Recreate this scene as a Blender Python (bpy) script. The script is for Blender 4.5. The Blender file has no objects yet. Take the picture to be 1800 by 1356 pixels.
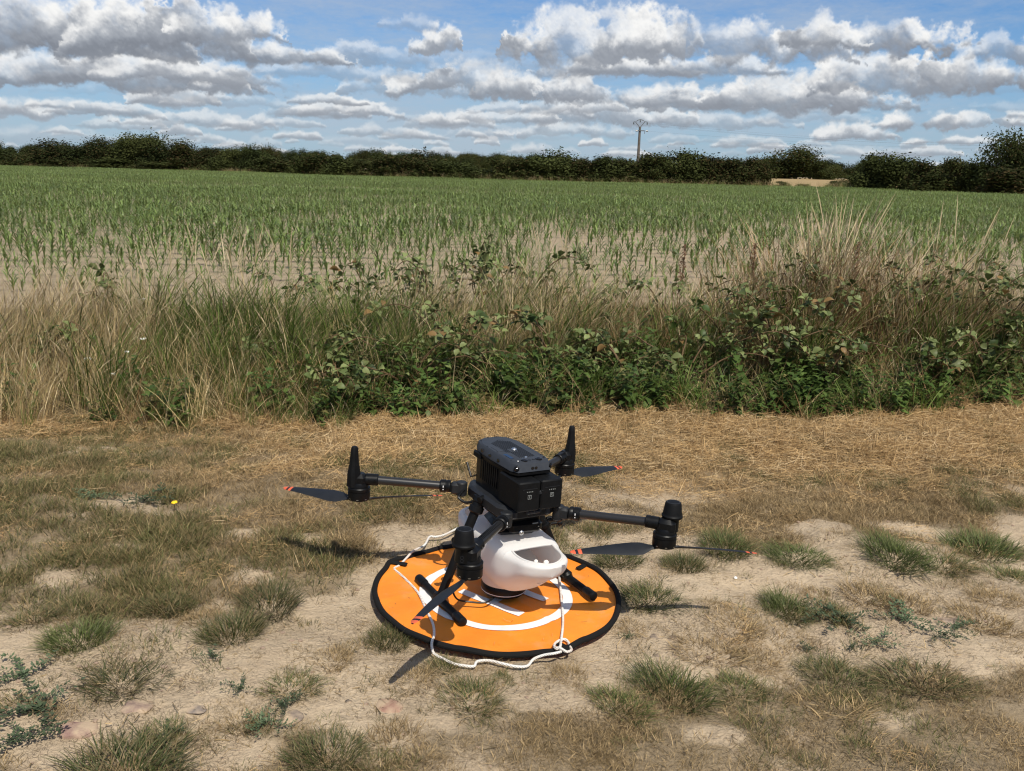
import bpy, bmesh, math, random
import numpy as np
from mathutils import Vector, Matrix, Euler

scene = bpy.context.scene
COL = scene.collection
rng = np.random.default_rng(11)
random.seed(11)
R_ = math.radians

# ------------------------------------------------------------------ camera
F_PX, W_PX, H_PX, HOR = 1650.0, 1800.0, 1356.0, 298.0
CAM_H, ROLL = 1.25, R_(1.2)
PITCH = math.atan((678.0 - HOR) / F_PX)
_cp, _sp = math.cos(PITCH), math.sin(PITCH)
FW = np.array([0, _cp, -_sp]); _u0 = np.array([0, _sp, _cp]); _r0 = np.array([1.0, 0, 0])
RT = math.cos(ROLL) * _r0 + math.sin(ROLL) * _u0
UP = -math.sin(ROLL) * _r0 + math.cos(ROLL) * _u0
CAM = np.array([0, 0, CAM_H])
cd = bpy.data.cameras.new('camera')
cam = bpy.data.objects.new('camera', cd); COL.objects.link(cam)
M = Matrix.Identity(4)
for i in range(3):
    M[i][0], M[i][1], M[i][2] = RT[i], UP[i], -FW[i]
M[2][3] = CAM_H
cam.matrix_world = M
cd.sensor_width = 36.0
cd.sensor_fit = 'HORIZONTAL'
cd.lens = 36.0 * F_PX / W_PX
cd.clip_start, cd.clip_end = 0.05, 20000
scene.camera = cam

# ------------------------------------------------------------------ sky, sun, exposure
SUN_DIR = Vector((0.30, -0.69, 1.0)).normalized()
SUN_EL = math.asin(SUN_DIR.z)
SUN_AZ = math.atan2(SUN_DIR.x, SUN_DIR.y)
SKY_STRENGTH = 0.085
SUN_STRENGTH = 4.7
scene.view_settings.view_transform = 'Standard'
scene.view_settings.look = 'None'
scene.view_settings.gamma = 1.0
scene.view_settings.use_curve_mapping = False
scene.view_settings.exposure = 0.08
scene.cycles.pixel_filter_type = 'BLACKMAN_HARRIS'
scene.cycles.filter_width = 1.2
scene.cycles.use_denoising = True
scene.cycles.sample_clamp_indirect = 3.0
scene.cycles.max_bounces = 8
scene.cycles.adaptive_threshold = 0.004

class NB:
    """small helper to write node expressions"""
    def __init__(self, tree): self.t = tree; self.n = tree.nodes; self.l = tree.links
    def new(self, typ, **kw):
        nd = self.n.new(typ)
        for k, v in kw.items(): setattr(nd, k, v)
        return nd
    def put(self, sock, v):
        if isinstance(v, bpy.types.NodeSocket): self.l.new(v, sock)
        elif v is not None: sock.default_value = v
    def m(self, op, a, b=None, c=None, clamp=False):
        nd = self.new('ShaderNodeMath', operation=op, use_clamp=clamp)
        self.put(nd.inputs[0], a); self.put(nd.inputs[1], b)
        if c is not None: self.put(nd.inputs[2], c)
        return nd.outputs[0]
    def v(self, op, a, b=None, c=None, out=0):
        nd = self.new('ShaderNodeVectorMath', operation=op)
        self.put(nd.inputs[0], a); self.put(nd.inputs[1], b)
        if c is not None: self.put(nd.inputs[2], c)
        return nd.outputs[out]
    def xyz(self, v):
        nd = self.new('ShaderNodeSeparateXYZ'); self.put(nd.inputs[0], v); return nd.outputs
    def comb(self, x, y, z):
        nd = self.new('ShaderNodeCombineXYZ')
        for i, q in enumerate((x, y, z)): self.put(nd.inputs[i], q)
        return nd.outputs[0]
    def noise(self, vec, scale, detail=4, rough=0.55, dist=0.0, out='Fac', dim='3D'):
        nd = self.new('ShaderNodeTexNoise', noise_dimensions=dim)
        if vec is not None: self.put(nd.inputs['Vector'], vec)
        self.put(nd.inputs['Scale'], scale); self.put(nd.inputs['Detail'], detail)
        self.put(nd.inputs['Roughness'], rough); self.put(nd.inputs['Distortion'], dist)
        return nd.outputs[out]
    def vor(self, vec, scale, feature='F1', out='Distance', detail=0.0, smooth=None):
        nd = self.new('ShaderNodeTexVoronoi', feature=feature)
        if vec is not None: self.put(nd.inputs['Vector'], vec)
        self.put(nd.inputs['Scale'], scale)
        if 'Detail' in nd.inputs: self.put(nd.inputs['Detail'], detail)
        if smooth is not None: self.put(nd.inputs['Smoothness'], smooth)
        return nd.outputs[out]
    def mr(self, v, a, b, c=0.0, d=1.0, kind='LINEAR'):
        nd = self.new('ShaderNodeMapRange', interpolation_type=kind)
        self.put(nd.inputs[0], v)
        for i, q in enumerate((a, b, c, d)): self.put(nd.inputs[1 + i], q)
        return nd.outputs[0]
    def mix(self, f, a, b, blend='MIX'):
        nd = self.new('ShaderNodeMix', data_type='RGBA', blend_type=blend)
        self.put(nd.inputs[0], f)
        for i, q in ((6, a), (7, b)):
            if isinstance(q, (tuple, list)): q = tuple(q) + (1.0,) * (4 - len(q))
            self.put(nd.inputs[i], q)
        return nd.outputs[2]
    def ramp(self, f, stops):
        nd = self.new('ShaderNodeValToRGB'); self.put(nd.inputs[0], f)
        e = nd.color_ramp.elements
        while len(e) < len(stops): e.new(0.5)
        for q, (p, c) in zip(e, stops): q.position = p; q.color = tuple(c) + (1.0,) * (4 - len(c))
        return nd.outputs[0]

world = bpy.data.worlds.new('World'); scene.world = world
world.use_nodes = True
world.cycles.sampling_method = 'MANUAL'
world.cycles.sample_map_resolution = 1024


# ---- clouds: each cumulus is grown from noise, far ones first, into one generated sky texture
def spectral(n, beta, seed):
    r = np.random.default_rng(seed)
    fx = np.fft.fftfreq(n)[:, None]; fy = np.fft.fftfreq(n)[None, :]
    k = np.sqrt(fx ** 2 + fy ** 2); k[0, 0] = 1
    amp = k ** (-beta / 2); amp[0, 0] = 0
    amp *= (k > 2.5 / n)
    z = np.fft.ifft2(amp * np.exp(2j * np.pi * r.random((n, n)))).real
    return ((z - z.mean()) / z.std()).astype(np.float32)
NT = 1024
N_FB = spectral(NT, 3.1, 1)            # soft
N_FD = spectral(NT, 2.3, 2)            # crisp
_v = np.random.default_rng(5)
def billow_tile(seed, octs=((11, 1.0), (25, .55), (54, .27), (112, .11))):
    acc = np.zeros((NT, NT), np.float32)
    for k, (cells, amp) in enumerate(octs):
        r = np.random.default_rng(seed + k)
        c = NT / cells
        jx = r.random((cells, cells)); jy = r.random((cells, cells))
        yy, xx = np.mgrid[0:NT, 0:NT].astype(np.float32)
        ci = (xx // c).astype(int); cj = (yy // c).astype(int)
        best = np.full((NT, NT), 9.0, np.float32)
        for dj in (-1, 0, 1):
            for di in (-1, 0, 1):
                ii, jj = ci + di, cj + dj
                px = (ii + jx[jj % cells, ii % cells]) * c; py = (jj + jy[jj % cells, ii % cells]) * c
                q = ((xx - px) ** 2 + (yy - py) ** 2) / (c * c)
                best = np.minimum(best, q)
        acc += amp * np.sqrt(np.clip(1.15 - best, 0, None)).astype(np.float32)
    return (acc - acc.mean()) / acc.std()
N_BL = billow_tile(40)
N_BS = billow_tile(60, ((11, 1.0), (24, .45), (50, .10)))
def samp(T, u, v):
    """bilinear lookup in a periodic tile, u v in pixels"""
    u0 = np.floor(u).astype(int); v0 = np.floor(v).astype(int)
    fu = (u - u0).astype(np.float32); fv = (v - v0).astype(np.float32)
    a = T[v0 % NT, u0 % NT]; b = T[v0 % NT, (u0 + 1) % NT]; c = T[(v0 + 1) % NT, u0 % NT]; d = T[(v0 + 1) % NT, (u0 + 1) % NT]
    return a * (1 - fu) * (1 - fv) + b * fu * (1 - fv) + c * (1 - fu) * fv + d * fu * fv
PPR = 1000.0                            # texture pixels per radian
SKY_W = int(2 * math.pi * PPR); EL0, EL1 = -0.03, 0.33
ROWS_LO = int((EL1 - EL0) * PPR)
ROWS_HI = 260
SKY_H = ROWS_LO + ROWS_HI
ROW_EL = np.concatenate([EL0 + (np.arange(ROWS_LO) + .5) / PPR, EL1 + (np.arange(ROWS_HI) + .5) / ROWS_HI * (math.pi / 2 - EL1)])
C_RGB = np.zeros((SKY_H, SKY_W, 3), np.float32); C_A = np.zeros((SKY_H, SKY_W), np.float32)
def sstep(a, b, x):
    t = np.clip((x - a) / (b - a), 0, 1); return t * t * (3 - 2 * t)
def put_cloud(az, e0, e1, hw, wt=1.0, dark=0.5, seed=0):
    r = np.random.default_rng(seed)
    h = e1 - e0
    r0 = np.searchsorted(ROW_EL, e0 - .28 * h); r1 = np.searchsorted(ROW_EL, e1 + .42 * h)
    c0 = int((az - 1.45 * hw + math.pi) * PPR); c1 = int((az + 1.45 * hw + math.pi) * PPR)
    if r1 - r0 < 2: return
    el = ROW_EL[r0:r1][:, None]; cc = np.arange(c0, c1)
    a = ((cc + .5) / PPR - math.pi)[None, :]
    ang = np.hypot(h, hw)
    f = min(270.0 / (ang + .012), 3300.0)
    soft_k = float(np.clip((f - 1500.0) / 900.0, 0, 1))           # noise tile pixels per radian: one cloud spans about a third of a tile
    ox, oy = r.random(2) * NT
    stretch = 1.0 if h > .4 * hw else 1.25
    u = a * f + ox + 0 * el; v = el * f * stretch + oy + 0 * a
    wx = samp(N_FB, u * .8, v * .8); wy = samp(N_FB, u * .8 + 371, v * .8 + 127)
    x = (a - az) / hw + wx * .13
    y = (el - e0) / h + wy * .07
    top = np.full(x.shape, -.3, np.float32)
    nb = max(3, int(round(hw / h * 2.2)) + 2)
    for k in range(nb):
        xk = -0.80 + 1.6 * (k + r.random()) / nb
        wk = (.30 + .28 * r.random()) * (1.5 if nb < 5 else 1.1)
        hk = (1 - .55 * abs(xk) ** 1.6) * (.62 + .42 * r.random())
        q = 1 - ((x - xk) / wk) ** 2
        top = np.maximum(top, np.where(q > 0, hk * np.sqrt(np.clip(q, 0, 1)), -.3 - .6 * np.clip(-q, 0, 2)))
    bl = samp(N_BL, u, v) * (1 - soft_k) + samp(N_BS, u, v) * soft_k; fd = samp(N_FB, u * 2.6 + 55, v * 2.6)
    up_ = top - y; dn_ = (y + .04 + .035 * fd) * 2.2
    d = np.minimum(up_, dn_) + .09 * bl + .030 * fd + .05 * samp(N_FB, u * 2.2 + 11, v * 2.2)
    d = np.minimum(d, (1.32 - np.abs(x)) * 1.2)
    wis = .5 + .5 * np.tanh(1.2 * samp(N_FB, u * .6 + 700, v * .6 + 13))
    A = sstep(-.09 - .08 * wis, .12 + .22 * wis + .08 * (1 - min(wt, 1)), d) * min(wt, 1.0)
    A *= np.clip(.90 + .14 * samp(N_FB, u * .9 + 210, v * .9 + 9), .55, 1)
    relief = np.sqrt(np.clip(d + .04, 0, 1)) * .9 + .15 * bl + .006 * fd + .10 * samp(N_FB, u * 1.2 + 300, v * 1.2 + 80)
    gy, gx = np.gradient(relief)
    sc = f * .0011 * 12
    pxh = 1.0
    n_l = np.clip((-(gy) * .85 - (gx) * .45) * 3.8 * np.clip((ang + .012) / .15, .25, 1.1), -.7, .7)
    yr = np.clip(y / np.maximum(top, .25), 0, 1.2)
    soft = samp(N_FB, u * 1.4 + 90, v * 1.4 + 40)
    lit = .31 + .62 * sstep(.10 + .16 * dark, .60 + .30 * dark, yr + .09 * soft + .05 * bl) + n_l * .40 * sstep(-.1, .25, yr) + .03 * bl
    lit -= .26 * dark * (1 - sstep(.0, .42, yr))
    edge = 1 - sstep(.0, .22, d)
    lit += .12 * edge * sstep(.2, .6, yr)
    lit = np.clip(lit, 0, 1.0)
    stops = np.array([0, .25, .5, .75, 1.0])
    cols = np.array([[.205, .225, .265], [.285, .31, .355], [.42, .445, .485], [.67, .68, .695], [.92, .915, .90]])
    col = np.stack([np.interp(lit, stops, cols[:, i]) for i in range(3)], -1)
    ci = cc % SKY_W
    A = np.clip(A, 0, 1)[..., None].astype(np.float32)
    hz = math.exp(-max(e0, 0) / .045) * .52
    col = col * (1 - hz) + np.array([.46, .51, .565]) * hz
    sub = C_RGB[r0:r1][:, ci]; suba = C_A[r0:r1][:, ci]
    C_RGB[r0:r1, ci] = sub * (1 - A) + col * A
    C_A[r0:r1, ci] = suba * (1 - A[..., 0]) + A[..., 0]

# main cumuli in view: azimuth, base and top elevation, half width (radians), solidity, darkness of the base
CLOUDS = [(-.437,.0985,.1640,.115,1,1.1),(-.335,.1020,.1640,.085,1,1.15),(-.285,.1150,.1450,.055,1,.4),(-.416,.0660,.1040,.140,1,1.15),(-.30,.098,.125,.10,.9,1.1),
(-.325,.0760,.1020,.075,.9,.7),(-.291,.0689,.0900,.028,.9,.5),(-.480,.0378,.0590,.038,1,.3),(-.342,.0536,.0720,.044,.85,.4),(-.385,.0300,.0440,.040,.6,.3),
(-.332,.0344,.0510,.050,.75,.4),(-.268,.0332,.0540,.030,.75,.4),(-.079,.1152,.1470,.022,.95,.3),(-.110,.1344,.1520,.028,.35,.5),(-.19,.085,.105,.075,.4,.8),
(-.150,.0966,.1200,.066,.5,.8),(.060,.1080,.1780,.074,1.1,.25),(.147,.1140,.1640,.036,.9,.4),(.236,.1060,.1560,.076,1,.6),(.10,.094,.113,.07,.8,.7),
(.293,.1220,.1515,.040,1,.7),(.355,.1120,.1480,.066,1,.7),(.165,.0960,.1180,.090,.85,.7),(.379,.0800,.1200,.092,1,.8),(-.12,.072,.094,.06,.6,.6),
(.277,.0640,.0980,.100,1,.9),(.184,.0620,.0930,.078,.95,.7),(.029,.0700,.1020,.066,.95,.7),(-.045,.0740,.1100,.070,.9,.7),(.11,.066,.085,.06,.8,.6),
(.408,.0462,.0690,.054,1,.5),(.333,.0353,.0540,.036,.95,.5),(.099,.0470,.0720,.078,.8,.7),(-.168,.0490,.0650,.055,.8,.5),(.2,.045,.063,.06,.6,.7),
(-.076,.0400,.0580,.040,.75,.5),(.053,.0350,.0530,.056,.7,.5),(.470,.1040,.1400,.040,.8,.7),(.05,.058,.074,.05,.7,.5),(-.01,.047,.062,.045,.7,.5)]
def sky_band():
    r = np.random.default_rng(77)
    items = []
    for (lo, hi, n, hmin, hmax) in ((.002, .014, 330, .004, .008), (.012, .032, 300, .006, .012), (.030, .060, 150, .009, .016)):
        for k in range(n):
            e = lo + (hi - lo) * r.random(); h = hmin + (hmax - hmin) * r.random()
            items.append((r.uniform(-math.pi, math.pi), e, e + h, h * r.uniform(1.1, 3.6), r.uniform(.25, .90), r.uniform(.2, 1.0)))
    for k in range(90):           # thin grey layers between the heaps
        e = r.uniform(.006, .115); h = r.uniform(.008, .022) * (1 + 4 * e)
        items.append((r.uniform(-math.pi, math.pi), e, e + h, h * r.uniform(3.0, 7.0), r.uniform(.15, .40), r.uniform(.4, 1.0)))
    for (lo, hi, n, hmin, hmax) in ((.055, .16, 110, .018, .05), (.17, .34, 60, .05, .10), (.36, 1.3, 70, .10, .22)):
        for k in range(n):
            a = r.uniform(-math.pi, math.pi); e = lo + (hi - lo) * r.random(); h = hmin + (hmax - hmin) * r.random()
            if abs(a) < .62 and e < .20: continue
            items.append((a, e, e + h, h * r.uniform(1.2, 2.6), r.uniform(.6, 1.0), r.uniform(.4, .9)))
    items += CLOUDS
    items.sort(key=lambda q: q[1])
    # thin veil of high cloud
    el = ROW_EL[:, None]; a = (np.arange(SKY_W) / PPR - math.pi)[None, :]
    k = 1024 * round(SKY_W / 1024 * .25) / SKY_W
    veil = samp(N_FB, np.arange(SKY_W)[None, :] * k + 0 * el, el * 1500 + 0 * a) * .6 + .4 * samp(N_FD, np.arange(SKY_W)[None, :] * k * 2, el * 2600 + 0 * a)
    va = np.clip(.24 + .20 * veil + .16 * np.exp(-((el - .05) / .03) ** 2), 0, .6) * (1 - .6 * sstep(.12, .3, el))
    C_A[:] = va; C_RGB[:] = va[..., None] * np.array([.44, .50, .585], np.float32)
    for i, q in enumerate(items): put_cloud(*q, seed=500 + i)
sky_band()
img = bpy.data.images.new('cloud_cover', SKY_W, SKY_H, alpha=True, float_buffer=True)
img.colorspace_settings.name = 'Non-Color'
img.alpha_mode = 'CHANNEL_PACKED'
img.pixels.foreach_set(np.concatenate([C_RGB, C_A[..., None]], -1).astype(np.float32).ravel())
img.pack()
del C_RGB

wb = NB(world.node_tree)
for nd in list(wb.n): wb.n.remove(nd)
out = wb.new('ShaderNodeOutputWorld')
bg = wb.new('ShaderNodeBackground'); bg.inputs['Strength'].default_value = SKY_STRENGTH
sky = wb.new('ShaderNodeTexSky', sky_type='NISHITA', sun_disc=False)
sky.sun_elevation = SUN_EL; sky.sun_rotation = SUN_AZ
sky.air_density = 1.0; sky.dust_density = 0.3; sky.ozone_density = 3.0
d_ = wb.xyz(wb.v('NORMALIZE', wb.new('ShaderNodeTexCoord').outputs['Generated']))
az_ = wb.m('ARCTAN2', d_[0], d_[1]); el_ = wb.m('ARCSINE', d_[2])
uu = wb.m('MULTIPLY_ADD', az_, 1 / (2 * math.pi), .5)
vlo = wb.m('MULTIPLY_ADD', el_, PPR / SKY_H, -EL0 * PPR / SKY_H)
vhi = wb.m('MULTIPLY_ADD', wb.m('SUBTRACT', el_, EL1), ROWS_HI / (math.pi / 2 - EL1) / SKY_H, ROWS_LO / SKY_H)
hi_ = wb.m('GREATER_THAN', el_, EL1)
vv = wb.m('ADD', wb.m('MULTIPLY', vlo, wb.m('SUBTRACT', 1.0, hi_)), wb.m('MULTIPLY', vhi, hi_))
vv = wb.m('MINIMUM', wb.m('MAXIMUM', vv, .002), .998)
ti = wb.new('ShaderNodeTexImage', interpolation='Linear', extension='REPEAT'); ti.image = img
wb.put(ti.inputs[0], wb.comb(uu, vv, 0.0))
K = 1.0 / SKY_STRENGTH
base = wb.mix(1.0, sky.outputs[0], (.56, .84, 1.16), 'MULTIPLY')
base = wb.mix(wb.mr(el_, 0.0, 0.16, 0.60, 0.0), base, tuple(q * K for q in (.33, .44, .58)))
# cloud colour is stored premultiplied
keep = wb.m('SUBTRACT', 1.0, ti.outputs['Alpha'])
b1 = wb.v('SCALE', base); wb.put(b1.node.inputs['Scale'], keep)
c1 = wb.v('SCALE', ti.outputs['Color']); wb.put(c1.node.inputs['Scale'], K)
wb.put(bg.inputs['Color'], wb.v('ADD', b1, c1))
wb.l.new(bg.outputs[0], out.inputs['Surface'])

sd = bpy.data.lights.new('sun', 'SUN'); sd.energy = SUN_STRENGTH; sd.angle = R_(0.53); sd.color = (1.0, 0.935, 0.82)
sun = bpy.data.objects.new('sun', sd); COL.objects.link(sun)
sun.rotation_euler = SUN_DIR.to_track_quat('Z', 'Y').to_euler(); sun.location = (3, -6, 10)

# ------------------------------------------------------------------ helpers
class MB:
    """collects verts and faces; build() links them as ONE mesh object"""
    def __init__(self): self.v = []; self.f = []; self.mi = []; self.col = []; self.m = 0; self.c = None
    def add(self, vs, fs):
        o = len(self.v)
        self.v.extend([tuple(map(float, q)) for q in vs])
        self.f.extend([tuple(o + i for i in q) for q in fs]); self.mi.extend([self.m] * len(fs))
        return self
    def box(self, c, s, rot=None, bev=0.0, taper=1.0):
        """box centred at c, full size s; bev chamfers the vertical and top edges by building a rounded loop"""
        x, y, z = (q / 2 for q in s)
        b = min(bev, x * .9, y * .9, z * .9)
        if b <= 0:
            P = [(sx * x * (taper if k else 1), sy * y * (taper if k else 1), (-z, z)[k]) for k in (0, 1) for sx, sy in ((-1, -1), (1, -1), (1, 1), (-1, 1))]
            Fc = [(3, 2, 1, 0), (4, 5, 6, 7), (0, 1, 5, 4), (1, 2, 6, 5), (2, 3, 7, 6), (3, 0, 4, 7)]
        else:
            def loop(x, y, b, zz): return [(-x + b, -y, zz), (x - b, -y, zz), (x, -y + b, zz), (x, y - b, zz), (x - b, y, zz), (-x + b, y, zz), (-x, y - b, zz), (-x, -y + b, zz)]
            L = [loop(x - b, y - b, b * .5, -z), loop(x, y, b, -z + b), loop(x * taper, y * taper, b, z - b), loop(x * taper - b, y * taper - b, b * .5, z)]
            P = sum(L, []); Fc = [tuple(range(7, -1, -1)), tuple(range(24, 32))]
            for k in range(3):
                for i in range(8): Fc.append((k * 8 + i, k * 8 + (i + 1) % 8, k * 8 + 8 + (i + 1) % 8, k * 8 + 8 + i))
        Mx = Matrix.Identity(3)
        if rot is not None: Mx = rot.to_matrix() if isinstance(rot, Euler) else (rot.to_3x3() if hasattr(rot, 'to_3x3') else rot)
        c = Vector(c)
        return self.add([tuple(Mx @ Vector(p) + c) for p in P], Fc)
    def lathe(self, prof, n=24, c=(0, 0, 0), axis=(0, 0, 1), cap=True):
        ax = Vector(axis).normalized(); q = ax.to_track_quat('Z', 'Y').to_matrix(); c = Vector(c)
        P = []
        for r, z in prof:
            for i in range(n):
                t = 2 * math.pi * i / n
                P.append(tuple(q @ Vector((r * math.cos(t), r * math.sin(t), z)) + c))
        Fc = []
        for k in range(len(prof) - 1):
            for i in range(n): Fc.append((k * n + i, k * n + (i + 1) % n, (k + 1) * n + (i + 1) % n, (k + 1) * n + i))
        if cap: Fc.append(tuple(range(n - 1, -1, -1))); Fc.append(tuple((len(prof) - 1) * n + i for i in range(n)))
        return self.add(P, Fc)
    def cyl(self, a, b, r0, r1=None, n=16, bev=0.0):
        r1 = r0 if r1 is None else r1
        a = Vector(a); b = Vector(b); L = (b - a).length
        pr = [(r0, 0), (r1, L)] if bev <= 0 else [(r0 - bev, 0), (r0, bev), (r1, L - bev), (r1 - bev, L)]
        return self.lathe(pr, n, a, b - a)
    def tube(self, pts, r, n=8, closed=False, smooth=0):
        pts = [Vector(p) for p in pts]
        if smooth: pts = catmull(pts, smooth, closed)
        N = len(pts); rr = r if hasattr(r, '__len__') else [r] * N
        if len(rr) != N: rr = np.interp(np.linspace(0, 1, N), np.linspace(0, 1, len(rr)), rr)
        P = []; up = None
        for i, p in enumerate(pts):
            t = (pts[(i + 1) % N] - pts[i - 1]) if closed else (pts[min(i + 1, N - 1)] - pts[max(i - 1, 0)])
            t = t.normalized() if t.length > 1e-9 else Vector((0, 0, 1))
            if up is None: up = t.orthogonal().normalized()
            up = (up - t * up.dot(t)); up = up.normalized() if up.length > 1e-6 else t.orthogonal().normalized()
            s = t.cross(up)
            for k in range(n):
                a = 2 * math.pi * k / n
                P.append(tuple(p + (up * math.cos(a) + s * math.sin(a)) * rr[i]))
        Fc = []
        for i in range(N if closed else N - 1):
            j = (i + 1) % N
            for k in range(n): Fc.append((i * n + k, i * n + (k + 1) % n, j * n + (k + 1) % n, j * n + k))
        if not closed: Fc.append(tuple(range(n - 1, -1, -1))); Fc.append(tuple((N - 1) * n + k for k in range(n)))
        return self.add(P, Fc)
    def mesh(self, name, mats, smooth=True, angle=35):
        me = bpy.data.meshes.new(name)
        me.from_pydata(self.v, [], self.f)
        for m in (mats if isinstance(mats, (list, tuple)) else [mats]): me.materials.append(m)
        if len(me.materials) > 1: me.polygons.foreach_set('material_index', self.mi)
        if smooth:
            me.polygons.foreach_set('use_smooth', [True] * len(me.polygons))
            me.set_sharp_from_angle(angle=R_(angle))
        me.update(); return me
    def build(self, name, mats, parent=None, smooth=True, angle=35, loc=None):
        o = bpy.data.objects.new(name, self.mesh(name, mats, smooth, angle)); COL.objects.link(o)
        if parent is not None: o.parent = parent
        if loc is not None: o.location = loc
        return o
def catmull(pts, k, closed=False):
    N = len(pts); res = []
    for i in range(N if closed else N - 1):
        g = lambda j: pts[j % N] if closed else pts[min(max(j, 0), N - 1)]
        p0, p1, p2, p3 = g(i - 1), g(i), g(i + 1), g(i + 2)
        for s in range(k):
            t = s / k
            res.append(0.5 * ((2 * p1) + (p2 - p0) * t + (2 * p0 - 5 * p1 + 4 * p2 - p3) * t * t + (3 * p1 - p0 - 3 * p2 + p3) * t ** 3))
    if not closed: res.append(pts[-1])
    return res
def tag(o, label=None, cat=None, group=None, kind=None):
    if label: o['label'] = label
    if cat: o['category'] = cat
    if group: o['group'] = group
    if kind: o['kind'] = kind
    return o
def empty(name, loc=(0, 0, 0), rz=0.0, parent=None):
    o = bpy.data.objects.new(name, None); COL.objects.link(o); o.empty_display_size = .1
    o.location = loc; o.rotation_euler = (0, 0, rz)
    if parent is not None: o.parent = parent
    return o
def np_mesh(name, V, Fq, mats, attrs=None, smooth=False):
    """mesh from numpy arrays; Fq (n,3) or (n,4); attrs: name -> (n,4) point colours"""
    me = bpy.data.meshes.new(name)
    V = np.asarray(V, np.float32); Fq = np.asarray(Fq, np.int32); k = Fq.shape[1]
    me.vertices.add(len(V)); me.vertices.foreach_set('co', V.ravel())
    me.loops.add(Fq.size); me.loops.foreach_set('vertex_index', Fq.ravel())
    me.polygons.add(len(Fq)); me.polygons.foreach_set('loop_start', np.arange(0, Fq.size, k, dtype=np.int32))
    me.polygons.foreach_set('loop_total', np.full(len(Fq), k, np.int32))
    if smooth: me.polygons.foreach_set('use_smooth', np.ones(len(Fq), bool))
    for m in (mats if isinstance(mats, (list, tuple)) else [mats]): me.materials.append(m)
    for an, arr in (attrs or {}).items():
        a = me.attributes.new(an, 'FLOAT_COLOR', 'POINT'); a.data.foreach_set('color', np.asarray(arr, np.float32).ravel())
    me.update(calc_edges=True); me.validate()
    return me
def mat(name, col, rough=0.5, spec=0.5, var=0.0, vscale=30.0, bump=0.0, bscale=80.0, metallic=0.0, fn=None, coat=0.0):
    m = bpy.data.materials.new(name); m.use_nodes = True
    b = NB(m.node_tree); p = m.node_tree.nodes['Principled BSDF']
    p.inputs['Base Color'].default_value = (*col, 1); p.inputs['Roughness'].default_value = rough
    p.inputs['Specular IOR Level'].default_value = spec; p.inputs['Metallic'].default_value = metallic
    if coat: p.inputs['Coat Weight'].default_value = coat
    co = b.new('ShaderNodeTexCoord').outputs['Object']
    if var:
        n = b.noise(co, vscale, 5, .6)
        c = b.mix(b.mr(n, .3, .7), tuple(q * (1 - var) for q in col), tuple(min(1, q * (1 + var)) for q in col))
        b.put(p.inputs['Base Color'], c)
        b.put(p.inputs['Roughness'], b.mr(n, .3, .7, max(.05, rough - .08), min(1, rough + .08)))
    if bump:
        bn = b.new('ShaderNodeBump'); bn.inputs['Strength'].default_value = bump; bn.inputs['Distance'].default_value = .002
        b.put(bn.inputs['Height'], b.noise(co, bscale, 4, .6)); b.put(p.inputs['Normal'], bn.outputs[0])
    if fn: fn(b, p, co)
    return m
# world point under a pixel of the photograph's frame, on a horizontal plane
def at(px, py, z=0.0):
    d = FW + RT * (px - 900) / F_PX - UP * (py - 678) / F_PX
    t = (z - CAM_H) / d[2]
    return CAM + t * d
def colx(px, d, py=300.0):
    q = FW + RT * (px - 900) / F_PX - UP * (py - 678) / F_PX
    return float(q[0] / q[1] * d)
def to_px(P):
    d = np.asarray(P, float) - CAM
    z = np.maximum(d @ FW, 1e-3)
    return 900 + F_PX * (d @ RT) / z, 678 - F_PX * (d @ UP) / z
# smooth lattice noise for terrain and scatter masks
def vnoise(x, y, f, seed=0, octaves=4, rough=.5):
    out_, amp, tot = 0.0, 1.0, 0.0
    for k in range(octaves):
        u = np.asarray(x) * f * NT / 64 + seed * 137.3 + k * 71.7; v = np.asarray(y) * f * NT / 64 + seed * 59.1 + k * 33.3
        out_ = out_ + amp * samp(N_WH, u, v); tot += amp ** 2; amp *= rough; f *= 2.03
    return out_ / math.sqrt(tot)
_w = np.random.default_rng(91).standard_normal((64, 64)).astype(np.float32)
_idx = np.arange(NT) / (NT / 64)
_i0 = _idx.astype(int); _fr = (_idx - _i0).astype(np.float32); _fr = _fr * _fr * (3 - 2 * _fr)
_row = _w[:, _i0] * (1 - _fr) + _w[:, (_i0 + 1) % 64] * _fr
N_WH = _row[_i0] * (1 - _fr[:, None]) + _row[(_i0 + 1) % 64] * _fr[:, None]

# ------------------------------------------------------------------ terrain height
SLOPE = math.tan(R_(2.4))
PAD_C = np.array([-.035, 2.595])
def gz_flat(x, y):
    near = (1 - sstep(3.3, 4.9, np.asarray(y, float))) * sstep(-6, -1, np.asarray(y, float))
    return -SLOPE * 4.0 * np.tanh(np.asarray(x, float) / 4.0) * near
def gz(x, y):
    x = np.asarray(x, float); y = np.asarray(y, float)
    z = gz_flat(x, y)
    r = np.hypot(x - PAD_C[0], y - PAD_C[1])
    k = .25 + .75 * sstep(.35, .8, r)
    nearf = 1 - sstep(7, 12, y)
    rough = .017 * vnoise(x, y, 1.1, 1, 3) + .0065 * vnoise(x, y, 5.0, 2, 5, .68) - .004 * np.abs(vnoise(x, y, 9.0, 7, 3))
    rough = rough * k * nearf - .012 * (1 - sstep(.35, .6, r))
    yv = y - .2 * x
    bank = .10 * sstep(4.6, 5.6, yv) * (1 - sstep(7.5, 9.5, yv))
    return z + rough + bank + .03 * vnoise(x, y, .12, 5, 3) * sstep(10, 20, y) * (1 - sstep(200, 400, y))

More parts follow.
